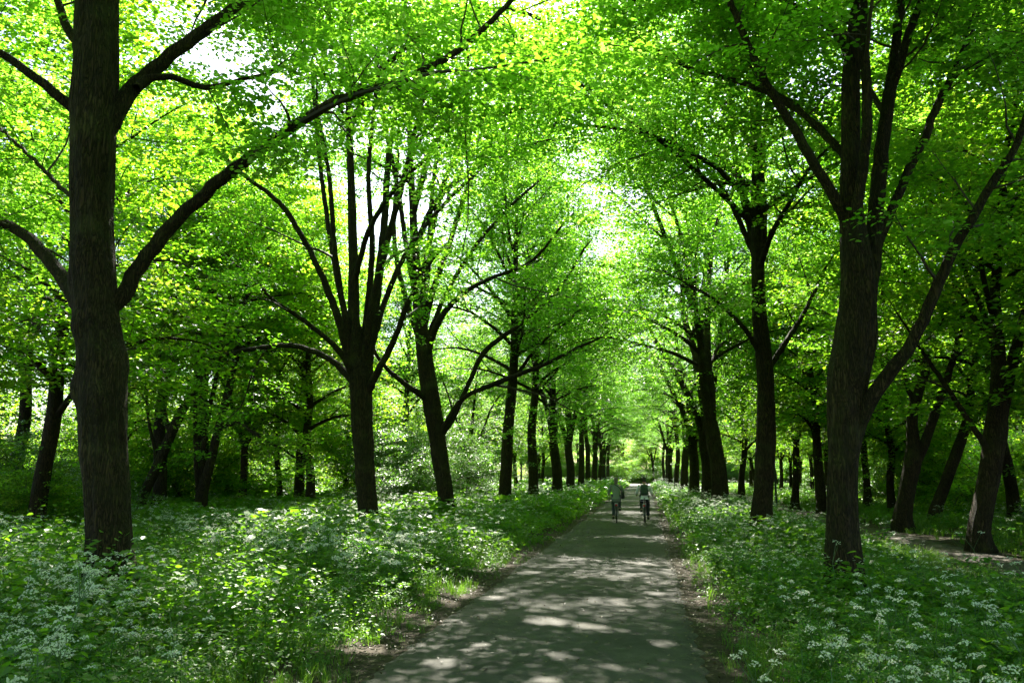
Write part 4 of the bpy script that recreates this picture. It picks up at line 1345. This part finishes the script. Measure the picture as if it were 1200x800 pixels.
def bicycle(loc, rz, label, crank, paint):
    root = tag(empty('bicycle', loc, rz), label, 'bicycle', 'bicycles on the path')
    for y, fork in ((-.53, False), (.55, True)):
        wg_ = Geo(); wg_.add(*ring(.335, .021, .355), smooth=True)
        V = wg_.v[0]; V[:, 1] += y
        wh = wg_.build('wheel', RUBBER, root)
        rg = Geo(); rg.add(*ring(.308, .010, .355, 36, 6), smooth=True); rg.v[0][:, 1] += y
        rg.build('rim', STEEL, wh)
        sg = Geo()
        for i in range(18):
            a = i * 2 * PI / 18
            sg.add(*tube(np.array([(.02 * (-1) ** i, y, .355), (0, y + .305 * math.cos(a), .355 + .305 * math.sin(a))]), [.0014, .0014], 3))
        tb(sg, [(-.045, y, .355), (.045, y, .355)], .018)
        sg.build('spokes', STEEL, wh)
        mg = Geo()
        aa = np.linspace(.15 if not fork else .5, PI * .95 if not fork else 2.6, 14)
        if not fork:
            aa = PI - aa
        pts = [(0, y + .375 * math.cos(t), .355 + .375 * math.sin(t)) for t in (aa if fork else PI - np.linspace(-.35, 2.2, 14))]
        tb(mg, pts, .018, 6)
        mg.build('mudguard', paint, root)
    f = Geo()
    bb, st, hd, hb = (0, -.05, .29), (0, -.22, .82), (0, .36, .86), (0, .40, .70)
    tb(f, [bb, st], .016); tb(f, [bb, hb], .019); tb(f, [st, hd], .015); tb(f, [hd, hb], .019)
    for s in (-.05, .05):
        tb(f, [(s * .5, -.06, .29), (s, -.53, .355)], .010); tb(f, [(s * .4, -.21, .78), (s, -.53, .355)], .009)
        tb(f, [(s, .42, .66), (s, .50, .45), (s, .55, .355)], .012)
    tb(f, [(-.05, .42, .66), (.05, .42, .66)], .014)
    f.build('frame', paint, root)
    h = Geo()
    tb(h, [(0, .36, .86), (0, .33, 1.04)], .012)
    tb(h, [(-.30, .14, 1.05), (-.27, .26, 1.06), (-.12, .34, 1.05), (.12, .34, 1.05), (.27, .26, 1.06), (.30, .14, 1.05)], .012)
    hb_ = h.build('handlebar', STEEL, root)
    for s in (-1, 1):
        q = Geo(); tb(q, [(s * .30, .14, 1.05), (s * .305, .03, 1.045)], .018); q.build('grip', LEATHER, hb_)
    s = Geo()
    shell(s, [((0, -.28, .90), .05, .09), ((0, -.28, .92), .11, .13), ((0, -.25, .955), .105, .15), ((0, -.25, .965), .07, .11)])
    tb(s, [(0, -.22, .80), (0, -.24, .92)], .013)
    s.build('saddle', LEATHER, root)
    c = Geo()
    ca, sa = math.cos(crank), math.sin(crank)
    tb(c, [(-.07, -.05, .29), (.07, -.05, .29)], .016)
    for sgn, e in ((1, .10), (-1, -.10)):
        py, pz = -.05 + sgn * .165 * ca, .29 + sgn * .165 * sa
        tb(c, [(e * .8, -.05, .29), (e * .8, py, pz)], .010)
    cr_ = c.build('crank', STEEL, root)
    for sgn, e in ((1, .14), (-1, -.14)):
        q = Geo(); py, pz = -.05 + sgn * .165 * ca, .29 + sgn * .165 * sa
        shell(q, [((e, py, pz - .012), .045, .045), ((e, py, pz + .012), .045, .045)], 8)
        q.build('pedal', BLACKP, cr_)
    k = Geo()
    for x in (-.06, .06):
        tb(k, [(x, -.25, .74), (x, -.86, .74)], .007); tb(k, [(x * .8, -.53, .36), (x, -.72, .74)], .006)
    for y in (-.4, -.55, -.7, -.86):
        tb(k, [(-.06, y, .742), (.06, y, .742)], .006)
    k.build('rear_rack', STEEL, root)
    l = Geo(); shell(l, [((0, -.90, .66), .04, .012), ((0, -.90, .70), .045, .018), ((0, -.90, .73), .03, .012)], 10)
    l.build('rear_light', REDL, root)
    return root


def skin_mesh(name, verts, edges, radii, mat, parent, root_i=0, sub=2):
    me = bpy.data.meshes.new(name)
    me.from_pydata([tuple(v) for v in verts], edges, [])
    o = bpy.data.objects.new(name, me)
    col.objects.link(o)
    m = o.modifiers.new('skin', 'SKIN')
    m.use_smooth_shade = True
    m.branch_smoothing = .5
    sv_ = me.skin_vertices[0].data
    for i, r in enumerate(radii):
        sv_[i].radius = (r, r) if np.isscalar(r) else r
        sv_[i].use_root = (i == root_i)
    s = o.modifiers.new('sub', 'SUBSURF'); s.levels = sub; s.render_levels = sub
    dg = bpy.context.evaluated_depsgraph_get()
    dg.update()
    nm = bpy.data.meshes.new_from_object(o.evaluated_get(dg))
    bpy.data.objects.remove(o)
    nm.name = name
    for p in nm.polygons:
        p.use_smooth = True
    nm.materials.clear(); nm.materials.append(mat)
    ob = bpy.data.objects.new(name, nm)
    col.objects.link(ob)
    ob.parent = parent
    return ob


def rider(loc, rz, label, crank, top_m, leg_m, hair_m, long_coat, head_turn=0.0, long_hair=False):
    root = tag(empty('person', loc, rz), label, 'person', 'cyclists riding side by side')
    ca, sa = math.cos(crank), math.sin(crank)
    V, E, R = [], [], []

    def v(p, r, link=None):
        V.append(p); R.append(r)
        if link is not None:
            E.append((link, len(V) - 1))
        return len(V) - 1
    pel = v((0, -.22, 1.03), (.135, .105))
    wai = v((0, -.20, 1.18), (.125, .095), pel)
    che = v((0, -.15, 1.34), (.145, .105), wai)
    nec = v((0, -.11, 1.46), (.06, .055), che)
    hd0 = v((0, -.09, 1.55), (.062, .07), nec)
    hd1 = v((0, -.08, 1.63), (.073, .088), hd0)
    v((0, -.085, 1.715), (.05, .06), hd1)
    legs = []
    arms = []
    for s in (-1, 1):
        sgn = 1 if s > 0 else -1
        py, pz = -.05 + sgn * .165 * ca, .29 + sgn * .165 * sa
        ank = np.array([s * .12, py - .06, pz + .10])
        hip = np.array([s * .095, -.20, .98])
        mid = (hip + ank) / 2; L = np.linalg.norm(ank - hip)
        bend = math.sqrt(max(0.01, .46 ** 2 - (L / 2) ** 2))
        d = unit(ank - hip); fw = unit(np.cross(d, [1, 0, 0])); fw = fw if fw[1] > 0 else -fw
        knee = mid + fw * bend; knee[0] = s * .125
        h = v(tuple(hip), .085, pel); k_ = v(tuple(knee), .058, h)
        v(tuple(knee * .45 + ank * .55 - fw * .012), .056, k_)
        a_ = v(tuple(ank), .038, len(V) - 1)
        f_ = v((s * .135, py + .03, pz + .045), .036, a_); v((s * .14, py + .13, pz + .04), .028, f_)
        legs.append((hip, knee, ank, (s * .135, py + .03, pz + .045), (s * .14, py + .14, pz + .04)))
        sh = np.array([s * .185, -.135, 1.405]); el_ = np.array([s * .275, -.06, 1.17]); wr = np.array([s * .285, .06, 1.085])
        a = v(tuple(sh), .058, che); b = v(tuple(el_), .042, a); c = v(tuple(wr), .028, b)
        pa = v((s * .297, .10, 1.08), .030, c)
        for q in range(4):                       # fingers closed round the grip
            f0 = v((s * (.312 - .004 * q), .135 - .022 * q, 1.072), .0095, pa)
            f1 = v((s * (.315 - .004 * q), .137 - .022 * q, 1.040), .009, f0)
            v((s * (.299 - .003 * q), .134 - .022 * q, 1.026), .008, f1)
        t0 = v((s * .275, .105, 1.06), .010, pa); v((s * .28, .13, 1.03), .009, t0)
        arms.append((sh, el_, wr))
    body = skin_mesh('body', V, E, R, SKIN, root)
    # face: nose, ears and eyes belong to the head's surface
    fg = Geo()
    shell(fg, [((0, .005, 1.60), .016, .018), ((0, .012, 1.615), .014, .016), ((0, .0, 1.645), .007, .008)], 8)
    for s in (-1, 1):
        shell(fg, [((s * .078, -.085, 1.60), .006, .012), ((s * .082, -.088, 1.625), .008, .022), ((s * .078, -.09, 1.65), .006, .016)], 8)
    fg.build('ears_and_nose', SKIN, body)
    eg = Geo()
    for s in (-1, 1):
        shell(eg, [((s * .03, .0, 1.635), .010, .008), ((s * .03, .002, 1.642), .012, .009), ((s * .03, .0, 1.649), .009, .007)], 8)
    shell(eg, [((0, -.003, 1.572), .022, .008), ((0, -.001, 1.578), .024, .009)], 8)
    eg.build('eyes_and_mouth', HAIR_D, body)
    # hair cap
    hg = Geo()
    rs = []
    for z, sx, sy, yo in ([(1.47, .05, .03, -.15), (1.52, .075, .05, -.135)] if long_hair else []) + \
            [(1.565, .072, .055, -.125), (1.61, .086, .080, -.105), (1.65, .090, .098, -.092), (1.69, .084, .095, -.086), (1.725, .064, .075, -.085), (1.745, .03, .035, -.085)]:
        rs.append(((0, yo, z), sx, sy))
    shell(hg, rs, 16)
    hg.build('hair', hair_m, root)
    # clothes follow the body a little outside it
    V, E, R = [], [], []
    pe = v((0, -.22, 1.02), (.165, .15)); wa = v((0, -.205, 1.16), (.165, .15), pe); ch = v((0, -.16, 1.33), (.19, .165), wa)
    v((0, -.125, 1.45), (.10, .10), ch)
    if long_coat:
        c1 = v((0, -.26, .90), (.185, .14), pe); v((0, -.30, .76), (.20, .12), c1)
    else:
        v((0, -.24, .95), (.155, .12), pe)
    for sh, el_, wr in arms:
        a = v(tuple(sh), .075, ch); b = v(tuple(el_), .060, a); v(tuple(wr * .95 + el_ * .05), .046, b)
    skin_mesh('coat' if long_coat else 'jacket', V, E, R, top_m, root)
    V, E, R = [], [], []
    pe = v((0, -.22, 1.0), (.145, .115))
    for hip, knee, ank, f0, f1 in legs:
        h = v(tuple(hip), .098, pe); k_ = v(tuple(knee), .075, h); v(tuple(ank), .06, k_)
    skin_mesh('trousers', V, E, R, leg_m, root)
    for hip, knee, ank, f0, f1 in legs:
        g = Geo(); tb(g, [tuple(np.array(ank) + [0, -.03, -.05]), f0, f1], [.045, .048, .036], 10, .03); g.build('shoe', SHOE, root)
    return root


def pack(loc, rz):
    root = tag(empty('backpack', loc, rz), 'dark green backpack on the back of the cyclist in the pale jacket', 'backpack')
    g = Geo()
    shell(g, [((0, -.40, 1.06), .11, .05), ((0, -.405, 1.09), .145, .085), ((0, -.40, 1.24), .155, .10), ((0, -.365, 1.38), .14, .09), ((0, -.33, 1.46), .10, .06), ((0, -.32, 1.475), .05, .03)], 16)
    b = g.build('pack_body', PACK, root)
    q = Geo(); shell(q, [((0, -.49, 1.09), .09, .03), ((0, -.50, 1.12), .11, .045), ((0, -.495, 1.22), .11, .04), ((0, -.48, 1.26), .08, .02)], 12)
    q.build('front_pocket', PACK, b)
    for s in (-1, 1):
        h = Geo(); tb(h, [(s * .09, -.31, 1.42), (s * .12, -.16, 1.50), (s * .13, -.02, 1.40), (s * .14, -.06, 1.22), (s * .13, -.30, 1.10)], .018, 8)
        h.build('shoulder_strap', BAGM, root)
    return root


def shoulder_bag(loc, rz):
    root = tag(empty('shoulder_bag', loc, rz), 'black shoulder bag hanging at the right hip of the cyclist in the grey green coat', 'bag')
    g = Geo()
    shell(g, [((.25, -.32, .92), .05, .11), ((.26, -.32, .95), .075, .16), ((.255, -.31, 1.14), .065, .155), ((.245, -.30, 1.20), .03, .11)], 14)
    g.build('bag_body', BAGM, root)
    h = Geo(); tb(h, [(.24, -.36, 1.17), (.10, -.30, 1.36), (-.12, -.19, 1.49), (-.17, -.06, 1.44), (-.02, .02, 1.30), (.20, -.10, 1.20), (.25, -.24, 1.17)], .014, 8)
    h.build('strap', BAGM, root)
    return root


for px, d, rz, cr_a, lab_p, lab_b, top_m, leg_m, hair_m, lc, bike_m in [
    (721, 31.6, .03, 1.15, 'person in a grey green coat cycling away on the left side of the path', 'bicycle ridden by the person in the grey green coat', COAT, BLUE, HAIR_G, True, BLACKP),
    (754.5, 31.2, -.02, -1.0, 'person in a pale jacket and black trousers cycling away with a backpack', 'bicycle ridden by the person with the backpack', JACKET, DENIM, HAIR_D, False, BLACKP)]:
    L0 = (float(at(px, 556, d)[0]), d + .53, .018)
    bicycle(L0, rz, lab_b, cr_a, bike_m)
    rider(L0, rz, lab_p, cr_a, top_m, leg_m, hair_m, lc, long_hair=lc)
    (shoulder_bag if lc else pack)(L0, rz)


# ------------------------------------------------------------------ light
el, az = SUN_E, SUN_A
sv = Vector(SUNV)
sd = bpy.data.lights.new('sun', 'SUN')
sd.energy = 5.0
sd.angle = math.radians(.5)
sd.color = (1.0, .95, .84)
so = bpy.data.objects.new('sun', sd)
col.objects.link(so)
so.rotation_mode = 'QUATERNION'
so.rotation_quaternion = sv.to_track_quat('Z', 'Y')
so.location = (0, 0, 60)
w = bpy.data.worlds.new('World')
scene.world = w
w.use_nodes = True
nt = w.node_tree
bg = nt.nodes['Background']
sky = nt.nodes.new('ShaderNodeTexSky')
sky.sky_type = 'NISHITA'
sky.sun_disc = False
sky.sun_elevation = el
sky.sun_rotation = az
sky.air_density = 1.0
sky.dust_density = 1.5
nt.links.new(sky.outputs[0], bg.inputs[0])
bg.inputs[1].default_value = .065

scene.view_settings.view_transform = 'Standard'
scene.view_settings.look = 'None'
scene.view_settings.exposure = 2.6
scene.view_settings.gamma = 1.0
cy = scene.cycles
cy.use_denoising = True
cy.denoiser = 'OPENIMAGEDENOISE'
cy.max_bounces = 6
cy.diffuse_bounces = 5
cy.glossy_bounces = 2
cy.transmission_bounces = 2
cy.transparent_max_bounces = 2
cy.sample_clamp_indirect = 6.0
cy.caustics_reflective = False
cy.caustics_refractive = False
